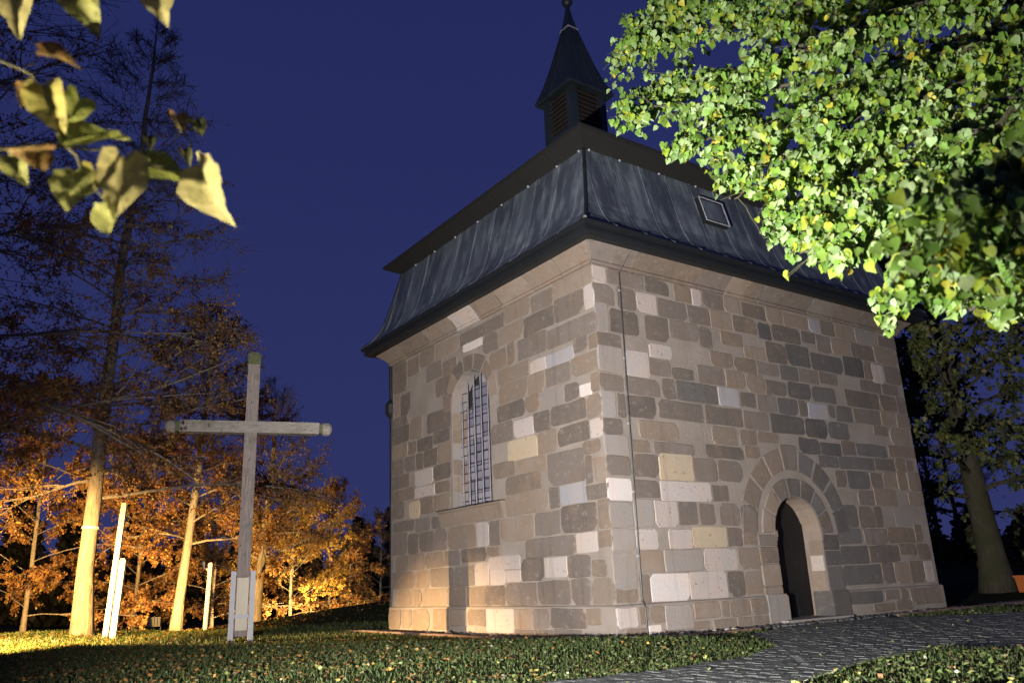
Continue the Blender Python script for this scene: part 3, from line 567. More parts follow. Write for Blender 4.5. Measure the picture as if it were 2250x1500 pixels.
# window: reveal stones, leaded panes, iron grille, sill
for i, (z0, z1) in enumerate(((2.17, 2.45), (2.47, 2.76), (2.78, 3.05), (3.07, 3.35), (3.37, 3.62), (3.64, 3.93))):
    mb = MB(); mb.box(0.02, 0.30, 4.232, 4.26, z0, z1); mb.build('reveal_stone', S['m' if i % 3 else 'g'], WALL_L)
WN = empty('window', (0.28, 3.6, 2.15), parent=CH)
def win_top(u): return WIN['zs'] + math.sqrt(max(0.0, (WIN['r']-.03)**2 - (u-WIN['cu'])**2))
us = np.linspace(2.97, 4.23, 6)
for i in range(5):
    ua, ub = us[i]+.012, us[i+1]-.012; top = min(win_top(ua), win_top(ub)); k = 0; z = 2.17
    while z < top-.06:
        z2 = min(z+.235, top-.004); tl = random.uniform(-.012, .012); tv = random.uniform(-.012, .012)
        obj('pane', [(0.30+tl, ua, z), (0.30+tv, ub, z), (0.30-tl, ub, z2), (0.30-tv, ua, z2), (0.306+tl, ua, z), (0.306+tv, ub, z), (0.306-tl, ub, z2), (0.306-tv, ua, z2)],
            [(0, 3, 2, 1), (4, 5, 6, 7), (0, 1, 5, 4), (1, 2, 6, 5), (2, 3, 7, 6), (3, 0, 4, 7)], M_GLASS, WN)
        z = z2+.014
ap = arch_pts(3.6, 3.97, .66, 2.1)
obj('lead_came', [(0.335, u, z) for u, z in ap] , [tuple(range(len(ap)))], M_LEAD, WN)
for u in (3.05, 3.26, 3.49, 3.72, 3.94, 4.15):
    mb = MB(); mb.tube([(0.17, u, 2.15), (0.17, u, win_top(u)-.01)], 0.013, 6); mb.build('bar', M_IRON, WN)
for k in range(13):
    z = 2.27 + k*0.168; hw = WIN['r']-.01 if z < WIN['zs'] else math.sqrt(max(.01, (WIN['r']-.01)**2-(z-WIN['zs'])**2))
    mb = MB(); mb.tube([(0.19, 3.6-hw, z), (0.19, 3.6+hw, z)], 0.009, 5); mb.build('cross_bar', M_DIRON, WN)
mb = MB()
pr = [(-.25, 2.155), (.10, 2.135), (.10, 2.105), (.075, 2.09), (.07, 2.02), (.045, 1.95), (.03, 1.86), (-.02, 1.86)]
V = [PL(2.59, z, o_) for o_, z in pr] + [PL(4.68, z, o_) for o_, z in pr]; n = len(pr)
SILL = obj('sill', V, [(i, i+1, n+i+1, n+i) for i in range(n-1)] + [tuple(range(n-1, -1, -1)), tuple(range(n, 2*n))], S['m'], WN)
V = [PL(u, z, o_) for u in (2.57, 4.70) for o_, z in ((-.25, 2.168), (.115, 2.145), (.115, 2.132), (-.25, 2.156))]
obj('sill_top_strip', V, [(0, 1, 5, 4), (1, 2, 6, 5), (2, 3, 7, 6), (0, 3, 2, 1), (4, 5, 6, 7)], M_GUTTER, SILL)  # thin dark strip projecting along the sill top
# cornice blocks
CORE = ring([(-.01, HC), (.03, HC+.02), (.05, HC+.07), (.14, HC+.16), (.25, HC+.25), (.25, HC+.3)], 'cornice', M_MORTAR, CH)
def cblock(place, u0, u1, m0, m1, k, e):
    pr = [(0, HC-.004), (.045, HC+.0), (.062, HC+.03), (.05, HC+.062), (.075, HC+.085), (.12, HC+.125), (.19, HC+.185), (.262, HC+.235), (.272, HC+.26), (.272, HC+.30)]
    V = []
    for o_, z in pr: V.append(place(u0 - (o_ if m0 else -.012), z, o_+.012))
    for o_, z in pr: V.append(place(u1 + (o_ if m1 else -.012), z, o_+.012))
    n = len(pr); Fs = [(i, i+1, n+i+1, n+i) for i in range(n-1)] + [tuple(range(n-1, -1, -1)), tuple(range(n, 2*n))]
    obj('cornice_block', V, Fs, S[k], CORE)
jl = [0, .63, 1.43, 2.33, 3.11, 3.9, 4.93, 5.97, L]; kl = 'mmmmlmmm'
for i in range(len(jl)-1): cblock(PL, jl[i], jl[i+1], i == 0, i == len(jl)-2, kl[i], L)
jf = [0, .78, 2.24, 2.96, 3.44, 3.86, 4.41, 5.27, 6.04, 6.85, 7.61, W]; kf = 'dmdmmdddddm'
for i in range(len(jf)-1): cblock(PF, jf[i], jf[i+1], i == 0, i == len(jf)-2, kf[i], W)
# gutter and mansard
ZG = 5.70
GUT = ring([(.20, ZG), (.40, ZG+.0), (.47, ZG+.04), (.475, ZG+.09), (.44, ZG+.10), (.45, ZG+.115), (.51, ZG+.13), (.525, ZG+.19), (.50, ZG+.215), (.40, ZG+.20)], 'gutter', M_GUTTER, CH)
PROF = [(.50, ZG+.20), (.36, ZG+.30), (.24, ZG+.46), (.13, ZG+.70), (.04, ZG+1.02), (-.05, ZG+1.38), (-.13, ZG+1.72), (-.18, ZG+1.98)]
ROOF = ring(PROF, 'roof', M_ROOF, CH)
def sheets(place, e, n, lift=0.012):
    us = np.linspace(-.50, e+.50, n+1)
    for i in range(n):
        V = []
        for o_, z in PROF:
            a, b_ = max(us[i]+.004, -o_+.002), min(us[i+1]-.004, e+o_-.002)
            if a > b_: a = b_ = (a+b_)/2
            mid = (a+b_)/2; V += [place(a, z+.004, o_+lift), place(mid, z+.004, o_+lift+random.uniform(-.006, .006)), place(b_, z+.004, o_+lift)]
        Fs = []
        for q in range(len(PROF)-1): Fs += [(3*q, 3*q+1, 3*q+4, 3*q+3), (3*q+1, 3*q+2, 3*q+5, 3*q+4)]
        if place is PL: Fs = [tuple(reversed(f)) for f in Fs]
        obj('roof_sheet', V, Fs, M_ROOF, ROOF)
    for u in us[1:-1]:
        P_ = [place(u, z+.006, o_+lift+.004) for o_, z in PROF if -o_ < u < e+o_]
        if len(P_) > 1: mb = MB(); mb.tube(P_, .010, 4); mb.build('seam', M_ROOF, ROOF)
sheets(PF, W, 15); sheets(PL, L, 12)
for sx, sy in ((0, 0), (1, 0), (0, 1)):
    mb = MB(); mb.tube([((W+o_+.01) if sx else (-o_-.01), (L+o_+.01) if sy else (-o_-.01), z+.01) for o_, z in PROF], .028, 6); mb.build('hip_roll', M_GUTTER, ROOF)
# upper eave: coved soffit with panels and bolts, then the low upper roof
ZO, ZI = 7.764, 7.56
SOF = ring([(-.20, ZI-.02), (-.163, ZI), (.15, ZO-.035), (.170, ZO-.03), (.172, ZO+.012), (.14, ZO+.02)], 'soffit', M_SOFFIT, CH)
def panels(place, e, n):
    us = np.linspace(0, e, n+1)
    for i in range(n):
        a, b_ = us[i]+.006, us[i+1]-.006
        V = [place(a - (-.163 if i == 0 else 0), ZI-.004, -.163), place(b_ + (-.163 if i == n-1 else 0), ZI-.004, -.163), place(b_ + (.148 if i == n-1 else 0), ZO-.045, .148), place(a - (.148 if i == 0 else 0), ZO-.045, .148)]
        V += [(x, y, z-.006) for x, y, z in V]
        obj('soffit_panel', V, [(0, 1, 2, 3), (4, 7, 6, 5), (0, 4, 5, 1), (1, 5, 6, 2), (2, 6, 7, 3), (3, 7, 4, 0)], M_SOFFIT, SOF)
        bm = bmesh.new(); bmesh.ops.create_icosphere(bm, subdivisions=1, radius=.024); q = Vector(place(us[i] + (.25 if i == 0 else 0), ZI-.01, -.13))
        V = [(v.co+q)[:] for v in bm.verts]; bm.verts.index_update(); Fs = [[v.index for v in f.verts] for f in bm.faces]; bm.free(); obj('bolt', V, Fs, M_STEEL, SOF)
panels(PL, L, 8); panels(PF, W, 9)
o_ = .165; zr = 9.15
V = [(-o_, -o_, ZO+.02), (W+o_, -o_, ZO+.02), (W+o_, L+o_, ZO+.02), (-o_, L+o_, ZO+.02), (L/2, L/2, zr), (W-L/2, L/2, zr)]
obj('upper_roof', V, [(0, 1, 5, 4), (1, 2, 5), (2, 3, 4, 5), (3, 0, 4)], M_ROOF, CH)
# hatch on the front slope
def roofpt(u, z):
    for (o1, z1), (o2, z2) in zip(PROF, PROF[1:]):
        if z1 <= z <= z2: f_ = (z-z1)/(z2-z1); return np.array(PF(u, z, o1+(o2-o1)*f_+.02))
u0, u1, za, zb = 2.62, 3.22, ZG+1.02, ZG+1.52
c_ = [roofpt(u0, za), roofpt(u1, za), roofpt(u1, zb), roofpt(u0, zb)]; nn = np.array([0, -1, .25]); nn /= np.linalg.norm(nn)
mb = MB(); mb.add([q for q in c_] + [q + nn*.09 for q in c_], [(4, 5, 6, 7), (0, 1, 5, 4), (1, 2, 6, 5), (2, 3, 7, 6), (3, 0, 4, 7)]); HATCH = mb.build('roof_hatch', M_GUTTER, CH)
ctr = sum(c_)/4; mb = MB(); mb.add([ctr + (q-ctr)*.8 + nn*.095 for q in c_] + [ctr + (q-ctr)*.8 + nn*.085 for q in c_], [(0, 1, 2, 3), (0, 4, 5, 1), (1, 5, 6, 2), (2, 6, 7, 3), (3, 7, 4, 0)]); mb.build('pane', M_ROOF, HATCH)
for i in range(4):
    mb = MB(); mb.tube([c_[i] + nn*.1, c_[(i+1) % 4] + nn*.1], .012, 5); mb.build('frame', M_STEEL, HATCH)
# bell turret
TX, TY, TH, TZ = 2.827, L/2, 0.63, 11.186
BT = box('bell_turret', TX-.40, TX+.40, TY-.40, TY+.40, 8.3, TZ, M_DIRON, CH); BT['label'] = 'square copper-clad bell turret with louvres and a pointed spire'
for sx in (-1, 1):
    for sy in (-1, 1):
        cx, cy = TX+sx*.40, TY+sy*.40; mb = MB(); mb.box(cx-.095, cx+.095, cy-.095, cy+.095, 8.3, TZ+.02); mb.build('corner_post', M_TURRET, BT)
for ax in (0, 1):
    for s_ in (-1, 1):
        def P2(u, h_, z): return (TX+s_*(.41+h_), TY+u, z) if ax == 0 else (TX+u, TY+s_*(.41+h_), z)
        V = [P2(u, h_, z) for h_ in (0, .06) for u, z in ((-.31, 8.3), (.31, 8.3), (.31, TZ-.98), (-.31, TZ-.98))]
        obj('apron', V, [(4, 5, 6, 7), (0, 1, 5, 4), (1, 2, 6, 5), (2, 3, 7, 6), (3, 0, 4, 7)], M_TURRET, BT)
        for k in range(8):
            z = TZ-.94 + k*.112; V = [P2(u, h_, zz) for u in (-.305, .305) for h_, zz in ((0.0, z+.085), (.075, z), (.075, z+.022), (0.0, z+.107))]
            obj('louvre_slat', V, [(0, 1, 5, 4), (1, 2, 6, 5), (2, 3, 7, 6), (3, 0, 4, 7), (0, 3, 2, 1), (4, 5, 6, 7)], M_LOUVRE, BT)
rect = (TX, TX, TY, TY)
SP = ring([(.42, TZ-.02), (TH-.01, TZ-.07), (TH+.005, TZ-.02), (TH, TZ), (.50, TZ+.36), (.37, TZ+.82), (.235, TZ+1.40), (.135, TZ+1.83), (.08, TZ+2.12), (.035, TZ+2.45)], 'spire', M_TURRET, BT, rect=rect)
ring([(.15, TZ+1.80), (.155, TZ+1.84), (.128, TZ+1.88)], 'spire_band', M_STEEL, BT, rect=rect)
sp_pr = [(TH, TZ+.005), (.50, TZ+.36), (.37, TZ+.82), (.235, TZ+1.40), (.135, TZ+1.83)]
for ax in (0, 1):
    for f_ in (-.45, .1, .55):
        P_ = [((TX-h-.008, TY+f_*h, z) if ax == 0 else (TX+f_*h, TY-h-.008, z)) for h, z in sp_pr]
        mb = MB(); mb.tube(P_, .012, 4); mb.build('seam', M_TURRET, BT)
bm = bmesh.new(); bmesh.ops.create_uvsphere(bm, u_segments=14, v_segments=9, radius=.13); V = [(v.co.x+TX, v.co.y+TY, v.co.z+TZ+2.62) for v in bm.verts]; bm.verts.index_update(); Fs = [[v.index for v in f.verts] for f in bm.faces]; bm.free()
obj('finial_ball', V, Fs, M_TURRET, BT, None, True)
mb = MB(); mb.tube([(TX, TY, TZ+2.4), (TX, TY, TZ+3.2)], .02, 6); mb.build('finial_rod', M_DIRON, BT)
# lightning cable with clips, rain hopper on the far corner
P_ = [PF(.60, HC+.27, .30), PF(.56, HC+.05, .10), PF(.535, HC-.05, .035), PF(.515, 4.4, .032), PF(.50, 3.5, .034), PF(.485, 2.3, .030), PF(.465, 1.2, .034), PF(.455, PZ+.06, .035), PF(.46, PZ-.03, .075), PF(.465, .02, .075)]
mb = MB(); mb.tube(P_, .0085, 6); CB = mb.build('lightning_cable', M_CABLE, CH)
for z in (5.1, 4.0, 3.0, 2.0, 1.1): mb = MB(); u = np.interp(z, [.4, 5.4], [.455, .535]); mb.box(u-.02, u+.02, -.034, 0, z-.015, z+.015); mb.build('clip', M_STEEL, CB)
mb = MB(); mb.tube([(.02, L+.16, 5.72), (.02, L+.12, 4.72), (.0, L+.10, 4.60), (.0, L+.10, 4.42), (.03, L+.10, 4.30), (.03, L+.10, 0.1)], [.04, .04, .12, .12, .05, .04], 8); mb.build('rainwater_pipe', M_DIRON, CH)
# ------------------------------------------------------------------ timber cross
CB_ = np.array([-3.23, 6.0, 0.0]); CD = np.array([0.961, -0.276, 0]); CD /= np.linalg.norm(CD); CN = np.array([CD[1], -CD[0], 0]); UZ = np.array([0, 0, 1.])
if CN @ FWD > 0: CN = -CN                       # faces the camera
CR = empty('wooden_cross', CB_, 'tall weathered timber cross standing on a steel foot on the lawn', 'cross')
hw = 0.108
mb = MB(); mb.obox(CB_+UZ*2.54, CD*hw, CN*hw, UZ*2.41); UPR = mb.build('upright', M_BEAM_V, CR)
mb = MB(); mb.obox(CB_+UZ*5.00, CD*(hw+.006), CN*(hw+.006), UZ*0.10); mb.obox(CB_+UZ*5.12, CD*hw*.7, CN*hw*.7, UZ*0.025); mb.build('mossy_cap', M_MOSSY, CR)
za = 3.72
mb = MB(); mb.obox(CB_+UZ*za+CN*.012, CD*1.21, CN*(hw+.008), UZ*0.105); mb.build('crossbeam', M_BEAM_H, CR)
for s_ in (-1, 1):
    mb = MB(); mb.obox(CB_+UZ*za+CD*s_*1.24+CN*.012, CD*.035, CN*(hw*.8), UZ*.085); mb.build('end_neck', M_MOSSY, CR)
    c_ = CB_+UZ*za+CN*.012
    mb = MB(); mb.tube([c_+CD*s_*x for x in (1.27, 1.29, 1.36, 1.41, 1.44, 1.46)], [.10, .122, .125, .112, .08, .03], 12); mb.build('end_knob', M_BEAM_H, CR, None, False)
for s_ in (-1, 1):
    mb = MB(); q = CB_ + CD*s_*(hw+.028)
    mb.obox(q+UZ*.60, CD*.006, CN*(hw+.03), UZ*.60); mb.obox(q+UZ*.60+CN*(hw+.03)+CD*s_*.024, CD*.042, CN*.006, UZ*.60); mb.obox(q+UZ*.60-CN*(hw+.03)+CD*s_*.024, CD*.042, CN*.006, UZ*.60)
    mb.build('steel_channel', M_STEEL, CR)
    mb = MB(); mb.obox(q+CD*s_*.02+UZ*.025, CD*.05, CN*.15, UZ*.025); mb.build('foot_plate', M_STEEL, CR)
mb = MB(); mb.obox(CB_+UZ*.46, CD*(hw+.024), CN*(hw+.036), UZ*.03); mb.build('strap', M_STEEL, CR)
mb = MB(); mb.obox(CB_+UZ*.66+CN*(hw+.012), CD*(hw-.012), CN*.012, UZ*.43); mb.build('front_board', M_STAKE, CR)

# ------------------------------------------------------------------ trees
def set_cols(me, cols):
    a = me.attributes.new('leafcol', 'FLOAT_COLOR', 'POINT'); c4 = np.ones((len(me.vertices), 4), np.float32); c4[:, :3] = cols; a.data.foreach_set('color', c4.ravel())
def fast_mesh(name, V, Fidx):                   # V (n,3), Fidx (m,k)
    me = bpy.data.meshes.new(name); V = np.asarray(V, np.float32); Fi = np.asarray(Fidx, np.int32); m_, k = Fi.shape
    me.vertices.add(len(V)); me.vertices.foreach_set('co', V.ravel()); me.loops.add(m_*k); me.loops.foreach_set('vertex_index', Fi.ravel())
    me.polygons.add(m_); me.polygons.foreach_set('loop_start', np.arange(0, m_*k, k, dtype=np.int32)); me.update(calc_edges=True); return me
def unit(v): return v/(np.linalg.norm(v, axis=-1, keepdims=True)+1e-12)
def leaf_cloud(name, pos, size, cols, mat, parent=None, origin=(0, 0, 0), droop=0.6, aspect=0.8, flat=False):
    n = len(pos); pos = np.asarray(pos) - np.asarray(origin)
    d = rng.normal(size=(n, 3)); d[:, 2] -= droop*1.6; d = unit(d)
    if flat: d[:, 2] *= 0.15; d = unit(d)
    s_ = unit(np.cross(d, rng.normal(size=(n, 3)) if not flat else np.array([[0, 0, 1.]]) + 0.35*rng.normal(size=(n, 3)))); nn_ = np.cross(d, s_)
    L_ = size[:, None]; w = L_*aspect*0.5
    P0 = pos; P1 = pos + d*L_*.42 + s_*w + nn_*L_*.10; P2 = pos + d*L_; P3 = pos + d*L_*.42 - s_*w + nn_*L_*.10
    V = np.stack([P0, P1, P2, P3], 1).reshape(-1, 3); b_ = np.arange(n)[:, None]*4
    Fi = np.concatenate([b_+np.array([[0, 1, 2]]), b_+np.array([[0, 2, 3]])], 0)
    me = fast_mesh(name, V, Fi); set_cols(me, np.repeat(np.asarray(cols), 4, 0))
    return link_mesh(name, me, mat, parent, origin)
def palette(n, items, jitter=0.2):
    w = np.array([i[0] for i in items], float); idx = rng.choice(len(items), n, p=w/w.sum()); c = np.array([i[1] for i in items])[idx]
    return np.clip(c*rng.uniform(1-jitter, 1+jitter, (n, 1))*rng.uniform(.92, 1.08, (n, 3)), 0, 1)
ORANGE = [(5, (0.28, 0.125, 0.045)), (3, (0.34, 0.18, 0.06)), (3, (0.19, 0.085, 0.04)), (1.0, (0.46, 0.33, 0.08))]
YELLOW = [(4, (0.46, 0.31, 0.06)), (3, (0.40, 0.22, 0.05)), (1, (0.30, 0.25, 0.06))]
DKGREEN = [(4, (0.06, 0.085, 0.022)), (2, (0.10, 0.11, 0.03)), (1, (0.15, 0.13, 0.03))]
def bent(p0, d0, length, n, droop, wob, r):
    P = [np.array(p0, float)]; d = np.array(d0, float); st = length/n
    for i in range(n):
        d = d + r.normal(size=3)*wob; d[2] -= droop; d /= np.linalg.norm(d); P.append(P[-1]+d*st)
    return np.array(P)
def tree(name, label, base, H, tr, lean, h0, crownR, seed, n1=34, n2=9, n3=5, leaves=9000, lsize=.075, pal=ORANGE, up=0.35, droop=0.05, leaf_top=0.55, bark=None, group=None, prof=1.0, sub=1, twigr=.006):
    r = np.random.default_rng(seed); bark = bark or M_BARK; bx, by = base; bz = float(gz(bx, by))
    T = empty(name, (bx, by, bz), label, 'tree', group)
    hs = np.linspace(0, 1, 12); lean = np.array(lean, float); wob = np.cumsum(r.normal(size=(12, 2))*.035, 0)*H/12; wob -= wob[0]
    TP = np.stack([bx+lean[0]*hs**1.2+wob[:, 0], by+lean[1]*hs**1.2+wob[:, 1], bz-.05+hs*H], 1)
    tr_ = tr*(1-hs)**.8*.97 + .012; tr_[0] *= 1.35; tr_[1] *= 1.02
    mb = MB(); mb.tube(TP, tr_, 12); mb.build('trunk', bark, T, None, True)
    mb1 = MB(); mb2 = MB(); tips = []
    for i in range(n1):
        f = (i+r.uniform(0, 1))/n1; hh = h0 + (H-h0)*f**.9*.97; t_ = hh/H
        p0 = np.array([np.interp(t_, hs, TP[:, k]) for k in range(3)]); az = i*2.39996 + r.uniform(-.5, .5)
        Lb = crownR*((1-f)**prof*.92+.10)*r.uniform(.75, 1.12); el = up + .75*f + r.uniform(-.15, .15)
        d = np.array([math.cos(az)*math.cos(el), math.sin(az)*math.cos(el), math.sin(el)]); P = bent(p0, d, Lb, 7, droop*(1-f), .07, r)
        r0 = max(.008, tr*.19*(1-f)+.006)*min(1, Lb/crownR+.3); mb1.tube(P, np.linspace(r0, .006, 8), 5, False)
        for j in range(n2):
            g = r.uniform(.18, 1.0); q = np.array([np.interp(g*7, range(8), P[:, k]) for k in range(3)]); dd_ = unit(P[min(7, int(g*7)+1)]-P[int(min(6, g*7))])
            s_ = np.cross(dd_, UZ)*r.choice((-1, 1)); d2 = unit(dd_*.75 + s_*r.uniform(.4, .95) + UZ*r.uniform(-.2, .35)); L2 = Lb*.40*(1.15-g*.7)*r.uniform(.6, 1.2)+.1
            P2 = bent(q, d2, L2, 4, droop*.8, .10, r); mb1.tube(P2, np.linspace(max(.006, r0*.35), .004, 5), 4, False)
            for k in range(n3):
                g2 = r.uniform(.15, 1); q2 = np.array([np.interp(g2*4, range(5), P2[:, m_]) for m_ in range(3)]); d3 = unit(unit(P2[4]-P2[0])*.7 + r.normal(size=3)*.55); L3 = L2*.45*r.uniform(.5, 1.2)+.06
                P3 = bent(q2, d3, L3, 3, droop, .14, r); mb2.tube(P3, np.linspace(twigr, twigr*.5, 4), 3, False); tips.append((P3, f))
    mb1.build('limbs', bark, T, (bx, by, bz)); o = mb2.build('twigs', M_TWIG, T, (bx, by, bz)); o['kind'] = 'stuff'
    if leaves:
        w = np.array([np.exp(-(f/leaf_top)**2) for _, f in tips]); idx = r.choice(len(tips), leaves, p=w/w.sum()); A = np.array([P for P, _ in tips])[idx]
        g = r.uniform(.2, 3, leaves); i0 = np.minimum(g.astype(int), 2); fr = (g-i0)[:, None]; ii = np.arange(leaves)
        pos = A[ii, i0]*(1-fr) + A[ii, i0+1]*fr + r.normal(size=(leaves, 3))*.03
        o = leaf_cloud('crown', pos, r.uniform(.6, 1.2, leaves)*lsize, palette(leaves, pal), M_LEAF, T, (bx, by, bz)); o['kind'] = 'stuff'
    return T, TP
def ground_at(px, py, rng_m): return bearing(px, rng_m, py)
GT = 'autumn trees lit from the ground'
TA = bearing(190, 18.0)
_, TPA = tree('linden_tree', 'bare autumn tree with a bright floodlit trunk beside two pale stakes', TA, 13.5, .155, RGT[:2]*.35, 2.5, 3.9, 21, n1=58, n2=11, n3=8, leaves=30000, lsize=.058, up=.12, droop=.045, leaf_top=.33, group=GT, prof=.8)
tree('linden_tree', 'tall dark bare tree whose crown fills the top left corner', (-9.6, 7.2), 15.0, .30, (.4, .3), 2.4, 5.4, 22, n1=56, n2=12, n3=7, leaves=26000, lsize=.058, up=.15, droop=.035, leaf_top=.32, group=GT, prof=.45)
TC = bearing(392, 23.0)
tree('linden_tree', 'slender tree with a dim yellow trunk left of the wooden cross', TC, 8.5, .125, RGT[:2]*.5, 1.9, 3.3, 23, n1=30, n2=9, n3=6, leaves=22000, lsize=.066, up=.2, droop=.06, leaf_top=.55, group=GT, prof=.7)
TD = bearing(566, 27.0)
tree('linden_tree', 'double-stemmed bare tree right behind the wooden cross', TD, 7.6, .16, (.4, .1), 1.2, 3.2, 24, n1=34, n2=9, n3=6, leaves=11000, lsize=.066, up=.45, droop=.02, leaf_top=.35, group=GT, prof=.55, pal=YELLOW+ORANGE[:2])
for k, (px, rg, H_, cr_, nl, lb) in enumerate(((640, 30, 4.6, 2.6, 8000, 'bushy yellow tree lit from below behind the dark bank'), (725, 32, 4.9, 2.4, 7000, 'orange leaved tree at the right end of the lit row'), (468, 29, 5.2, 3.0, 8000, 'low orange tree behind the white post'), (770, 33, 3.6, 1.1, 1200, 'thin forked tree at the dark edge of the lit row'), (835, 37, 4.4, 2.0, 2600, 'small red-brown tree seen just left of the chapel wall'), (60, 25, 6.5, 3.4, 10000, 'orange leaved tree low at the left edge of the picture'), (300, 27, 5.6, 3.2, 9000, 'low orange tree between the stakes and the slender trunk'))):
    tree('linden_tree', lb, bearing(px, rg), H_, .055, (.1, .1), .45, cr_, 40+k, n1=26, n2=8, n3=5, leaves=int(nl*2.4), lsize=.072, up=.3, droop=.05, leaf_top=.8, group=GT, prof=.5, pal=YELLOW if k in (0, 3) else ORANGE)
zq = TPA[0][2]+2.0; x, y = (float(np.interp(zq, TPA[:, 2], TPA[:, k])) for k in (0, 1)); mb = MB(); mb.tube([(x, y, zq), (x+.004, y, zq+.05)], .158, 14, False); o = mb.build('tie_strap', M_STAKE); setp(o, 'pale strap tied round the bright floodlit trunk', 'strap')
# dark green tree on the right, hedge-dark wood behind
TR = bearing(2195, 24.0)
tree('lime_tree', 'dark leafy tree with thick mossy trunk right of the chapel', TR, 9.5, .34, (-.5, .3), 2.0, 5.0, 31, n1=44, n2=12, n3=8, leaves=42000, lsize=.13, pal=DKGREEN, up=.15, droop=.06, leaf_top=1.2, bark=M_BARK_D, prof=.4)
for k, (px, rg, H_, lb) in enumerate(((2085, 42, 9.0, 'thin bare tree in the gap beside the chapel corner'), (2130, 46, 10.0, 'leafless thin tree left of the thick mossy trunk'))):
    tree('bare_tree', lb, bearing(px, rg), H_, .12, (.2, 0), 1.5, 3.0, 60+k, n1=30, n2=8, n3=6, leaves=0, up=.5, droop=0, bark=M_BARK_D, twigr=.012)
def spruce(px, rg, H_, lb, seed):
    r = np.random.default_rng(seed); x, y = bearing(px, rg); z = float(gz(x, y)); T = empty('spruce_tree', (x, y, z), lb, 'tree', 'dark spruces behind the lit trees')
    mb = MB(); mb.tube([(x, y, z), (x, y, z+H_)], [.14, .01], 7); mb.build('trunk', M_BARK_D, T)
    n = 3200; f = r.uniform(0, 1, n)**.8; lay = np.floor(f*16)/16; fr = f*16 % 1; R_ = (1-lay)*H_*.20*(1-.45*fr) + .05; a = r.uniform(0, 2*math.pi, n); q = np.sqrt(r.uniform(.15, 1, n))
    pos = np.stack([x+np.cos(a)*R_*q, y+np.sin(a)*R_*q, z+.25+f*(H_-.3)-q*R_*.25], 1)
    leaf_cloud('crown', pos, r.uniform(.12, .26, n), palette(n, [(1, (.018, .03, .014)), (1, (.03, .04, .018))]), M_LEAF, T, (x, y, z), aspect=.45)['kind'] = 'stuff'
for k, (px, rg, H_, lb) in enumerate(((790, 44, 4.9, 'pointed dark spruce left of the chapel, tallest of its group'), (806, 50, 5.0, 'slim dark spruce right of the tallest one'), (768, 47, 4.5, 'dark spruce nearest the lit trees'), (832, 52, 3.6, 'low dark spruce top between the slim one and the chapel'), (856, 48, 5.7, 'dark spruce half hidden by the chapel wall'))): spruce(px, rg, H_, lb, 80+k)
def wood_mass(name, label, px0, px1, rg0, rg1, h, n, seed):
    r = np.random.default_rng(seed); px = r.uniform(px0, px1, n); rg = r.uniform(rg0, rg1, n); hh = h*np.clip(1.2-(px-px0)/(px1-px0)*.6, .5, 1)*(.7+.3*np.sin(px*.05)+.12*np.sin(px*.21)); f = r.uniform(0, 1, n)**.7
    xy = np.array([bearing(a, b_) for a, b_ in zip(px, rg)]); zz = gz(xy[:, 0], xy[:, 1])
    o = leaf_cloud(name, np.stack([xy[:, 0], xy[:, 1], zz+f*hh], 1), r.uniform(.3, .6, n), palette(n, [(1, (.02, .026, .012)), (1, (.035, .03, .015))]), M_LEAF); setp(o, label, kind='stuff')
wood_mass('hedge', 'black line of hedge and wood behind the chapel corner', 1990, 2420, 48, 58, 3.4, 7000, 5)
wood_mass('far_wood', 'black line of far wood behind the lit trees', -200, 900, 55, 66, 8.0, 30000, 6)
# stakes and post
def stake(px, py, rg, h, w, lab, lean):
    x, y = bearing(px, rg); z = float(gz(x, y)); T = (x, y, z); mb = MB()
    top = np.array([x+RGT[0]*lean, y+RGT[1]*lean, z+h]); a = unit(np.array([RGT[0], RGT[1], 0])); n_ = unit(np.array([FWD[0], FWD[1], 0]))
    V = []
    for c_, k_ in ((np.array([x, y, z-.05]), 1), (top-UZ*.05, 1), (top, .7)): V += [c_+a*w*k_*s1+n_*.03*k_*s2 for s1, s2 in ((-1, -1), (1, -1), (1, 1), (-1, 1))]
    mb.add(V, [(q+j, q+(j+1) % 4, q+4+(j+1) % 4, q+4+j) for q in (0, 4) for j in range(4)] + [(8, 9, 10, 11)]); o = mb.build('wooden_stake', M_STAKE); setp(o, lab, 'stake', 'pale stakes beside the trunk')
stake(241, 1390, 17.6, 2.45, .050, 'taller of the two pale wooden stakes beside the bright trunk', .12)
stake(257, 1390, 17.4, 1.42, .055, 'shorter of the two pale wooden stakes beside the bright trunk', .06)
x, y = bearing(456, 21.5); z = float(gz(x, y)); P0 = empty('signal_post', (x, y, z), 'thin white post glowing between slender trunk and cross', 'post')
mb = MB(); mb.tube([(x, y, z-.05), (x+.03, y, z+1.5), (x+.03, y, z+1.53)], [.055, .055, .03], 10); mb.build('post', M_POST, P0)
mb = MB(); mb.tube([(x+.02, y, z+1.36), (x-.10, y+.06, z+1.40), (x-.12, y+.07, z+1.56)], [.02, .02, .035], 7); mb.build('bracket', M_POST, P0)
# orange box at the right edge
x, y = bearing(2264, 23.5); z = float(gz(x, y)); T = empty('orange_box', (x, y, z), 'orange box on the ground at the right edge beside the mossy trunk', 'box'); M_OR = simple('orange_plastic', (.42, .11, .02), .5, 0, .15, 6, 0)
mb = MB(); mb.add([(x+sx*a, y+sy*a, z+zz) for a, zz in ((.17, 0), (.20, .34)) for sx, sy in ((-1, -1), (1, -1), (1, 1), (-1, 1))], [(0, 1, 5, 4), (1, 2, 6, 5), (2, 3, 7, 6), (3, 0, 4, 7), (4, 5, 6, 7)]); mb.build('body', M_OR, T)
mb = MB(); mb.box(x-.22, x+.22, y-.22, y+.22, z+.341, z+.385); mb.build('lid', M_OR, T)

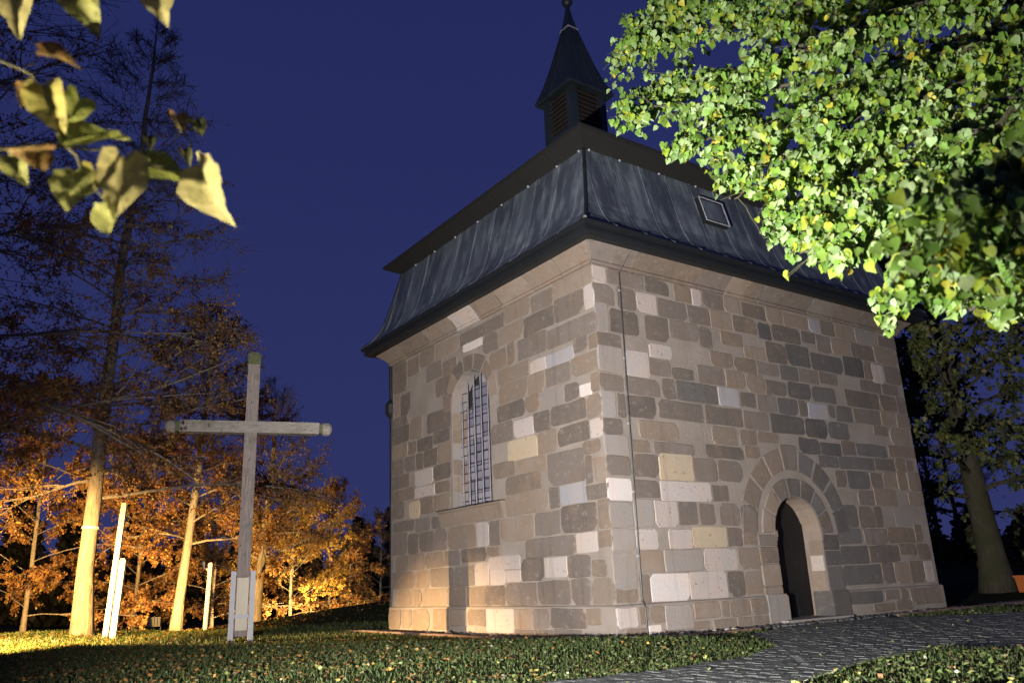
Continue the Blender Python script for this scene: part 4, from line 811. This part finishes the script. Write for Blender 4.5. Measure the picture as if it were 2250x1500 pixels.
# ------------------------------------------------------------------ big leaves: heart-shaped linden leaf
def heart(n_side=5):
    out = [(0, .04), (.20, -.05), (.38, .06), (.47, .26), (.40, .50), (.22, .74), (0, 1.0)]
    v = [(0, .04, 0), (0, .35, 0), (0, .68, 0), (0, 1.0, 0)] ; return out
def heart_mesh(size, fold, curl, seed):
    r = random.Random(seed); mid = [(0, .05), (0, .36), (0, .68), (0, 1.02)]; side = [(.18, -.06), (.40, .06), (.50, .30), (.42, .54), (.20, .80)]
    V = [(0, y, 0) for _, y in mid]
    for s_ in (1, -1): V += [(s_*x*r.uniform(.92, 1.08), y+r.uniform(-.02, .02), fold*x) for x, y in side]
    Fs = []
    for s_, b_ in ((1, 4), (-1, 9)):
        q = [(0, b_, b_+1, 1), (1, b_+1, b_+2), (1, b_+2, b_+3, 2), (2, b_+3, b_+4), (2, b_+4, 3)]
        Fs += [f if s_ == 1 else tuple(reversed(f)) for f in q]
    V = np.array(V); V[:, 2] += .07*np.sin(V[:, 1]*9+seed*1.7)*np.abs(V[:, 0]) - curl*(V[:, 1]-.3)**2*np.sign(V[:, 1]-.3) + .05*np.sin(V[:, 0]*7+seed); V[:, 1] -= .0
    return V*size, Fs
HV = [heart_mesh(1.0, random.Random(k).uniform(.05, .6), random.Random(k+50).uniform(-.3, .7), k) for k in range(8)]
def leaf_frame(tipdir, normal):
    y = unit(np.array(tipdir, float)); z = np.array(normal, float); z = unit(z - y*(z@y)); x = np.cross(y, z); return np.stack([x, y, z], 1)
LINDEN = [(4.5, (0.125, 0.235, 0.032)), (4.5, (0.215, 0.315, 0.125)), (2.0, (0.21, 0.285, 0.025)), (0.35, (0.36, 0.33, 0.03)), (3, (0.07, 0.15, 0.020))]
# --- hanging linden limbs on the right
LT = empty('linden_canopy', (0.6, -9.4, 0.0), 'leafy linden boughs reaching in from the right, bright green in the floodlight', 'tree')
mb = MB(); tp = [(0.6, -9.4, -.05), (0.55, -9.35, 1.2), (0.4, -9.3, 2.6), (0.3, -9.2, 4.2), (0.3, -9.1, 6.2), (0.4, -9.0, 8.5)]; mb.tube(tp, [.42, .33, .30, .26, .2, .1], 12); mb.build('trunk', M_BARK_D, LT, None, True)
BOUGH = [  # (px, py, range) along each limb, tip last
 [(2420, -60, 7.0), (2100, -40, 6.6), (1800, 30, 6.4), (1560, 60, 6.3), (1340, 105, 6.2)],
 [(2430, -20, 6.9), (2120, 10, 6.4), (1850, 80, 6.1), (1620, 150, 6.0), (1400, 190, 5.9)],
 [(2440, 20, 6.6), (2130, 70, 6.1), (1880, 150, 5.8), (1600, 220, 5.7), (1350, 245, 5.8)],
 [(2440, 50, 6.4), (2150, 110, 5.8), (1900, 200, 5.6), (1680, 270, 5.4), (1470, 320, 5.5)],
 [(2440, 90, 6.0), (2180, 150, 5.5), (1950, 260, 5.2), (1760, 330, 5.1), (1570, 390, 5.2)],
 [(2440, 120, 5.8), (2200, 220, 5.2), (2000, 330, 5.0), (1830, 420, 4.9), (1680, 490, 5.0)],
 [(2440, 150, 5.6), (2230, 260, 5.0), (2050, 390, 4.7), (1880, 490, 4.6), (1740, 570, 4.7)],
 [(2440, 190, 5.4), (2260, 330, 4.8), (2120, 450, 4.5), (2010, 560, 4.4), (1940, 660, 4.5)],
 [(2450, 260, 4.9), (2290, 400, 4.4), (2200, 500, 4.2), (2110, 590, 4.2), (2060, 650, 4.3)],
 [(2450, 330, 4.6), (2330, 460, 4.2), (2270, 560, 4.1), (2220, 640, 4.1)],
 [(2430, 200, 4.2), (2260, 330, 3.6), (2130, 410, 3.3), (2060, 450, 3.2)],
 [(2440, 300, 4.6), (2330, 430, 4.5), (2230, 560, 4.5), (2150, 640, 4.6), (2120, 690, 4.7)],
 [(2450, 420, 4.8), (2360, 540, 4.7), (2290, 640, 4.7), (2240, 700, 4.8)],
 [(2440, 240, 5.2), (2280, 420, 4.9), (2130, 540, 4.8), (2000, 640, 4.8), (1930, 720, 4.9)],
 [(2440, 100, 5.2), (2240, 240, 4.9), (2080, 330, 4.8), (1940, 400, 4.7), (1790, 480, 4.8)],
 [(2420, -70, 6.9), (2040, -30, 6.6), (1740, 10, 6.4), (1500, 30, 6.3), (1375, 70, 6.2)],
 [(2420, -110, 6.6), (2080, -70, 6.4), (1780, -40, 6.2), (1560, -10, 6.1), (1410, 20, 6.1)],
 [(2440, 110, 5.9), (2120, 230, 5.6), (1900, 320, 5.4), (1720, 390, 5.3), (1600, 440, 5.4)],
 [(2430, 40, 5.8), (2160, 90, 5.5), (1960, 170, 5.3), (1780, 230, 5.2), (1640, 300, 5.3)],
 [(2400, -120, 7.6), (2050, -80, 7.4), (1700, -60, 7.2), (1450, -20, 7.0)],
 [(2420, -90, 6.2), (2150, -30, 5.6), (1950, 40, 5.4), (1750, 110, 5.3), (1600, 170, 5.4)]]
def fringe(P, m_=0.0):                          # lower and left fringe of the bough mass: twigs end there
    q_ = np.atleast_2d(P) - CAM; zc = q_@FWD; sx = PW/2 + F_PX*(q_@RGT)/zc; sy = PH/2 - F_PX*(q_@UPV)/zc
    low = np.interp(sx, [1270, 1300, 1420, 1500, 1570, 1635, 1655, 1720, 1860, 1930, 1990, 2060, 2250, 2400], [120, 250, 330, 375, 425, 435, 515, 595, 620, 740, 695, 685, 730, 755])
    low = low + 20*np.sin(sx*.052+.6) + 16*np.sin(sx*.117) + 8*np.sin(sx*.31)
    return (sy < low + m_) & (sx > 1305 + 22*np.sin(sy*.06) - m_)
mbB = MB(); LP, LD, LN, LS, LC = [], [], [], [], []
rL = np.random.default_rng(77)
def add_twig_leaves(P, n, sz):
    for q in range(n):
        g = rL.uniform(.1, 1)*(len(P)-1); i0 = min(int(g), len(P)-2); pos = P[i0]*(1-g+i0) + P[i0+1]*(g-i0)
        d = unit(np.array([rL.normal()*.45, rL.normal()*.45, -1.0+rL.normal()*.25])); nn_ = unit(-FWD*.9 + np.array([0, 0, .25]) + rL.normal(size=3)*.55)
        st = pos + unit(d*.5+rL.normal(size=3)*.6)*rL.uniform(.02, .05); LP.append(st); LD.append(d); LN.append(nn_); LS.append(sz*rL.uniform(.55, 1.35))
for bi, B_ in enumerate(BOUGH):
    K = np.array([at(*q) for q in B_]); tt = np.linspace(0, len(K)-1, 22); P = np.stack([np.interp(tt, range(len(K)), K[:, k]) for k in range(3)], 1)
    P = np.stack([np.convolve(np.pad(P[:, k], 2, 'edge'), np.ones(5)/5, 'valid') for k in range(3)], 1) + rL.normal(size=P.shape)*.012
    P = np.vstack([np.array([[0.35, -9.15, min(7.5, P[0][2]+.6)]]), P])
    okp = fringe(P, 10); okp[:4] = True; nk = int(np.argmin(okp)) if not okp.all() else len(P); P = P[:max(5, nk)]
    mbB.tube(P, np.linspace(.028, .005, len(P)), 6, False)
    for s_ in range(118):
        g = rL.uniform(3, len(P)-1.01); i0 = int(g); q = P[i0]*(1-g+i0) + P[i0+1]*(g-i0); dd_ = unit(P[i0+1]-P[i0])
        d2 = unit(dd_*.5 + rL.normal(size=3)*np.array([.5, .5, .28]) - UZ*.22); Lt = rL.uniform(.12, .45); P2 = bent(q, d2, Lt, 4, .13, .10, rL)
        if not fringe(P2[-1], -12)[0]: continue
        mbB.tube(P2, np.linspace(.004, .0018, 5), 4, False); add_twig_leaves(P2, int(7+Lt*25), .050)
mbB.build('boughs', M_BARK_D, LT)
LP, LD, LN, LS = map(np.array, (LP, LD, LN, LS)); kp = fringe(LP + LD*LS[:, None], rL.uniform(-22, 14, len(LP))); LP, LD, LN, LS = LP[kp], LD[kp], LN[kp], LS[kp]; LC = palette(len(LP), LINDEN, .18)
dd = LP - CAM; zc = dd@FWD; sx = PW/2 + F_PX*(dd@RGT)/zc; sy = PH/2 - F_PX*(dd@UPV)/zc
vis = (sx > 0) & (sx < PW) & (sy > 0) & (sy < PH); score = np.where(vis, LS/zc, -1)
top = set(np.argsort(-score)[:300].tolist())
leafmeshes = {}
def leaf_obj(parent, base, tipdir, normal, size, colr, name='leaf', v=None, quant=True):
    v = random.randrange(8) if v is None else v; key = (v, tuple(np.round(np.array(colr)*12).astype(int)))
    if key not in leafmeshes:
        V, Fs = HV[v]; me = bpy.data.meshes.new('leaf'); me.from_pydata(V.tolist(), [], Fs); set_cols(me, np.tile(np.array(colr), (len(V), 1))); me.materials.append(M_LEAF); me.shade_smooth(); leafmeshes[key] = me
    o = link_mesh(name, leafmeshes[key], None, parent, base); R_ = leaf_frame(tipdir, normal)
    o.rotation_euler = Matrix(R_.tolist()).to_euler(); o.scale = (size,)*3; return o
HT = []
for V, Fs in HV: HT.append(np.array([t3 for f in Fs for t3 in ([(f[0], f[1], f[2])] + ([(f[0], f[2], f[3])] if len(f) == 4 else []))]))
bigV, bigF, bigC = [], [], []; nb = 0
for i in range(len(LP)):
    if i in top: leaf_obj(LT, LP[i], LD[i], LN[i], LS[i], LC[i]); continue
    V = HV[i % 8][0]; R_ = leaf_frame(LD[i], LN[i]); bigV.append((V*LS[i])@R_.T + LP[i]); bigF.append(HT[i % 8]+nb); bigC.append(np.tile(LC[i], (len(V), 1))); nb += len(V)
o0 = np.array([0.6, -9.4, 0.0]); me = fast_mesh('foliage', np.vstack(bigV)-o0, np.vstack(bigF)); set_cols(me, np.vstack(bigC)); o = link_mesh('foliage', me, M_LEAF, LT, o0); o['kind'] = 'stuff'
# --- twig with big leaves close to the camera, top left
r0 = 1.9
BR = empty('linden_twig', at(-60, 140, r0), 'leafy twig close to the camera in the top left corner, leaves turning yellow', 'branch')
def twig(pts, r_): mb = MB(); mb.tube([at(*q) for q in pts], np.linspace(r_, r_*.5, len(pts)), 6); mb.build('stem', M_TWIGG, BR)
M_TWIGG = simple('green_twig', (.13, .12, .05), .7, 0, .3, 20, 0)
twig([(-60, 140, r0), (0, 134, r0), (40, 150, r0), (70, 165, r0), (92, 205, r0)], .003); twig([(40, 150, r0), (75, 138, r0), (90, 130, r0)], .003)
twig([(-60, 330, r0), (30, 325, r0), (110, 315, r0), (150, 325, r0), (170, 345, r0), (180, 380, r0), (190, 400, r0)], .004); twig([(150, 325, r0), (230, 330, r0), (310, 360, r0), (420, 375, r0), (436, 380, r0)], .003)
twig([(230, 330, r0), (250, 345, r0), (262, 360, r0)], .002); twig([(-40, -60, r0), (100, -60, r0), (250, -50, r0), (345, -40, r0)], .004); twig([(330, 345, r0), (365, 330, r0), (400, 290, r0), (385, 262, r0)], .0022); twig([(170, 345, r0), (200, 400, r0), (230, 440, r0)], .0025)
G1, G2, Y1, Y2, BR1 = (.24, .27, .055), (.32, .33, .10), (.42, .37, .10), (.52, .46, .20), (.22, .11, .04)
#        base px, tip px, size factor(width), twist, colour
for bx_, by_, tx_, ty_, tw, cl, rg_ in ((28, -35, 35, 72, .5, Y2, 1.9), (170, -50, 198, 72, .1, G2, 1.9), (335, -35, 364, 48, .3, Y2, 1.9), (85, 122, 188, 134, 1.1, BR1, 1.95), (100, 188, 128, 300, .2, Y1, 1.88), (175, 215, 140, 285, .6, G1, 1.96), (60, 185, 50, 235, 1.2, BR1, 1.9), (150, 335, 288, 262, .9, G1, 1.9),
        (110, 330, 15, 345, 1.0, BR1, 1.87), (20, 345, 60, 408, .5, G2, 1.93), (165, 372, 155, 488, .1, G2, 1.86), (270, 342, 262, 478, .8, Y2, 1.84), (225, 445, 250, 530, -.2, G2, 1.9), (310, 365, 424, 388, .8, G1, 1.95), (448, 365, 490, 504, -.35, Y2, 1.88), (386, 250, 400, 300, 1.0, BR1, 1.93), (210, 370, 185, 440, .7, Y1, 1.95),
        (430, 262, 447, 300, .8, (.05, .05, .02), 2.6), (325, 300, 332, 330, .8, (.05, .05, .02), 2.6), (402, 330, 420, 360, .8, (.06, .05, .02), 2.6), (100, 370, 70, 352, 1.1, BR1, 1.9), (250, 415, 225, 440, .9, Y1, 1.92)):
    a_, b2 = at(bx_, by_, rg_), at(tx_, ty_, rg_ - .02); d = b2-a_; sz = np.linalg.norm(d); nrm = unit(-FWD + unit(np.cross(d, FWD))*tw + np.array([0, 0, -.25]))
    V, Fs = HV[random.randrange(8)]; bm = bmesh.new(); vs = [bm.verts.new(v) for v in V.tolist()]
    for f in Fs: bm.faces.new([vs[i] for i in f])
    bmesh.ops.subdivide_edges(bm, edges=bm.edges[:], cuts=3, use_grid_fill=True, smooth=.35)
    sd = random.uniform(0, 50); rag = random.uniform(.05, .09)
    for v in bm.verts:
        q = Vector((v.co.x*3+sd, v.co.y*3, sd)); v.co.z += .09*noise.noise(q) + .04*noise.noise(q*3)
        if v.is_boundary: v.co.x *= 1+rag*noise.noise(q*5); v.co.y += rag*.6*noise.noise(q*6)
    me = bpy.data.meshes.new('leaf'); bm.to_mesh(me); bm.free(); set_cols(me, np.tile(np.array(cl), (len(me.vertices), 1))); me.materials.append(M_VEIN); me.shade_smooth()
    o = link_mesh('leaf', me, None, BR, a_); o.rotation_euler = Matrix(leaf_frame(d, nrm).tolist()).to_euler(); o.scale = (sz*.72, sz*.88, sz*.88)

# ------------------------------------------------------------------ grass and fallen leaves
def scatter(n, x0, x1, y0, y1, r_):
    return r_.uniform(x0, x1, n), r_.uniform(y0, y1, n)
rg = np.random.default_rng(5)
def visible_xy(x, y, near, far_):
    dx, dy = x-CAM[0], y-CAM[1]; f_ = dx*FWD[0]+dy*FWD[1]; s_ = dx*RGT[0]+dy*RGT[1]; rr = np.hypot(dx, dy)
    return (f_ > 1) & (np.abs(s_) < .72*f_+1) & (rr > near) & (rr < far_)
def free(x, y):
    ok = ~inside(PATH, x, y); ok &= ~((x > -.75) & (x < W+.2) & (y > -.6) & (y < L+.9)); ok &= ~((x > 5.8) & (x < W+3.3) & (y > -.6) & (y < .6)); return ok
def height(x, y): return gz(x, y) + np.where(inside(LAWN, x, y), .05, 0)
x, y = scatter(520000, -12, 9, -8, 22, rg); rr = np.hypot(x-CAM[0], y-CAM[1])
k = visible_xy(x, y, 5.5, 20) & (free(x, y) | inside(LAWN, x, y)) & (rg.uniform(size=len(x)) < np.clip((11/rr)**2, .05, 1)); x, y, rr = x[k], y[k], rr[k]; n = len(x); z = height(x, y)
h = rg.uniform(.015, .045, n)*np.clip(rr/9, .8, 2); a = rg.uniform(0, 2*math.pi, n); w = rg.uniform(.003, .006, n)*np.clip(rr/6, 1, 4); la = rg.uniform(0, 2*math.pi, n); le = rg.uniform(.1, .8, n)*h
V = np.stack([np.stack([x-np.cos(a)*w, y-np.sin(a)*w, z-.004], 1), np.stack([x+np.cos(a)*w, y+np.sin(a)*w, z-.004], 1), np.stack([x+np.cos(la)*le, y+np.sin(la)*le, z+h], 1)], 1).reshape(-1, 3)
me = fast_mesh('grass', V, np.arange(3*n).reshape(-1, 3)); set_cols(me, np.repeat(palette(n, [(4, (.042, .080, .020)), (3, (.065, .105, .030)), (1.2, (.12, .115, .045))]), 3, 0)); o = link_mesh('grass', me, M_GRASS); setp(o, 'short green grass of the lawn', kind='stuff')
LITTER = [(4, (.42, .19, .05)), (3, (.30, .13, .04)), (2, (.50, .32, .07)), (2, (.22, .24, .07)), (1.5, (.36, .33, .18))]
LITTER_R = [(5, (.13, .20, .055)), (3, (.22, .28, .10)), (2, (.32, .32, .09)), (1.5, (.24, .14, .06)), (.9, (.36, .34, .24))]
x, y = scatter(150000, -12, 9, -8, 24, rg); rr = np.hypot(x-CAM[0], y-CAM[1]); dens = np.clip((12/rr)**1.5, .08, 1) + 1.2*np.exp(-((x+6)**2+(y-8.5)**2)/14)
k = visible_xy(x, y, 5.5, 26) & (rg.uniform(size=len(x)) < dens*np.where(free(x, y) | inside(LAWN, x, y), .55, .012)); x, y, rr = x[k], y[k], rr[k]; n = len(x); z = height(x, y) + rg.uniform(.01, .045, n)
s_ = (x-CAM[0])*RGT[0]+(y-CAM[1])*RGT[1]; right = (s_/rr + rg.normal(size=n)*.18) > -.05
cols = np.where(right[:, None], palette(n, LITTER_R), palette(n, LITTER)); order = np.argsort(rr); near = order[:220]; restk = order[220:]
leaf_cloud('fallen_leaves', np.stack([x, y, z], 1)[restk], rg.uniform(.025, .055, len(restk)), cols[restk], M_LITTER, flat=True, aspect=.9); o = bpy.data.objects['fallen_leaves']; setp(o, 'fallen autumn leaves strewn over the lawn', kind='stuff')
lm2 = {}
for i in near:
    v = random.randrange(8); key = (v, tuple(np.round(cols[i]*8).astype(int)))
    if key not in lm2:
        Vh, Fs = HV[v]; me = bpy.data.meshes.new('fallen_leaf'); me.from_pydata(Vh.tolist(), [], Fs); set_cols(me, np.tile(cols[i], (len(Vh), 1))); me.materials.append(M_LITTER); lm2[key] = me
    o = link_mesh('fallen_leaf', lm2[key], None, None, (x[i], y[i], z[i])); o.scale = (rg.uniform(.035, .062),)*3; o.rotation_euler = (rg.normal()*.5, rg.normal()*.5, rg.uniform(0, 6.28))
    setp(o, 'fallen leaf lying on the grass nearest the camera', 'leaf', 'fallen leaves on the near lawn')

# ------------------------------------------------------------------ the lamps
WARM = (1.0, 0.56, 0.17); COOL = (1.0, 0.95, 0.92)
floodlight((-8.2, -6.8, 0.46), (2.0, 0, 2.5), 10800, COOL, 104, 1.0, 'floodlight in front of the camera aimed at the chapel', .05)
floodlight((-9.1, -6.5, 0.30), (-7.55, -6.95, 1.75), 1100, (1.0, .86, .62), 56, 1.0, 'small added floodlight aimed up to brighten the leafy twig', .04)  # lamp added to brighten the near leaves that the main beam misses
floodlight((-8.6, 3.4, 0.80), (-6.2, 9.6, 0.2), 24000, WARM, 60, 0.7, 'floodlight on the lawn aimed at the bright trunk', .05)
floodlight((-9.6, 9.7, 0.50), (0, 4.5, -1.5), 26000, (1.0, .64, .28), 34, 1.0, 'floodlight by the trees aimed at the foot of the chapel', .03)
x, y = bearing(345, 20.8); floodlight((x, y, float(gz(x, y))+.25), (TC[0]+.3, TC[1]+2, .7), 2400, WARM, 120, .9, 'floodlight under the slender tree', .05)
x, y = bearing(640, 26.8); floodlight((x, y, float(gz(x, y))+.3), (x+1.5, y+6, .7), 3800, (1.0, .62, .22), 130, .9, 'floodlight hidden behind the dark bank', .05)
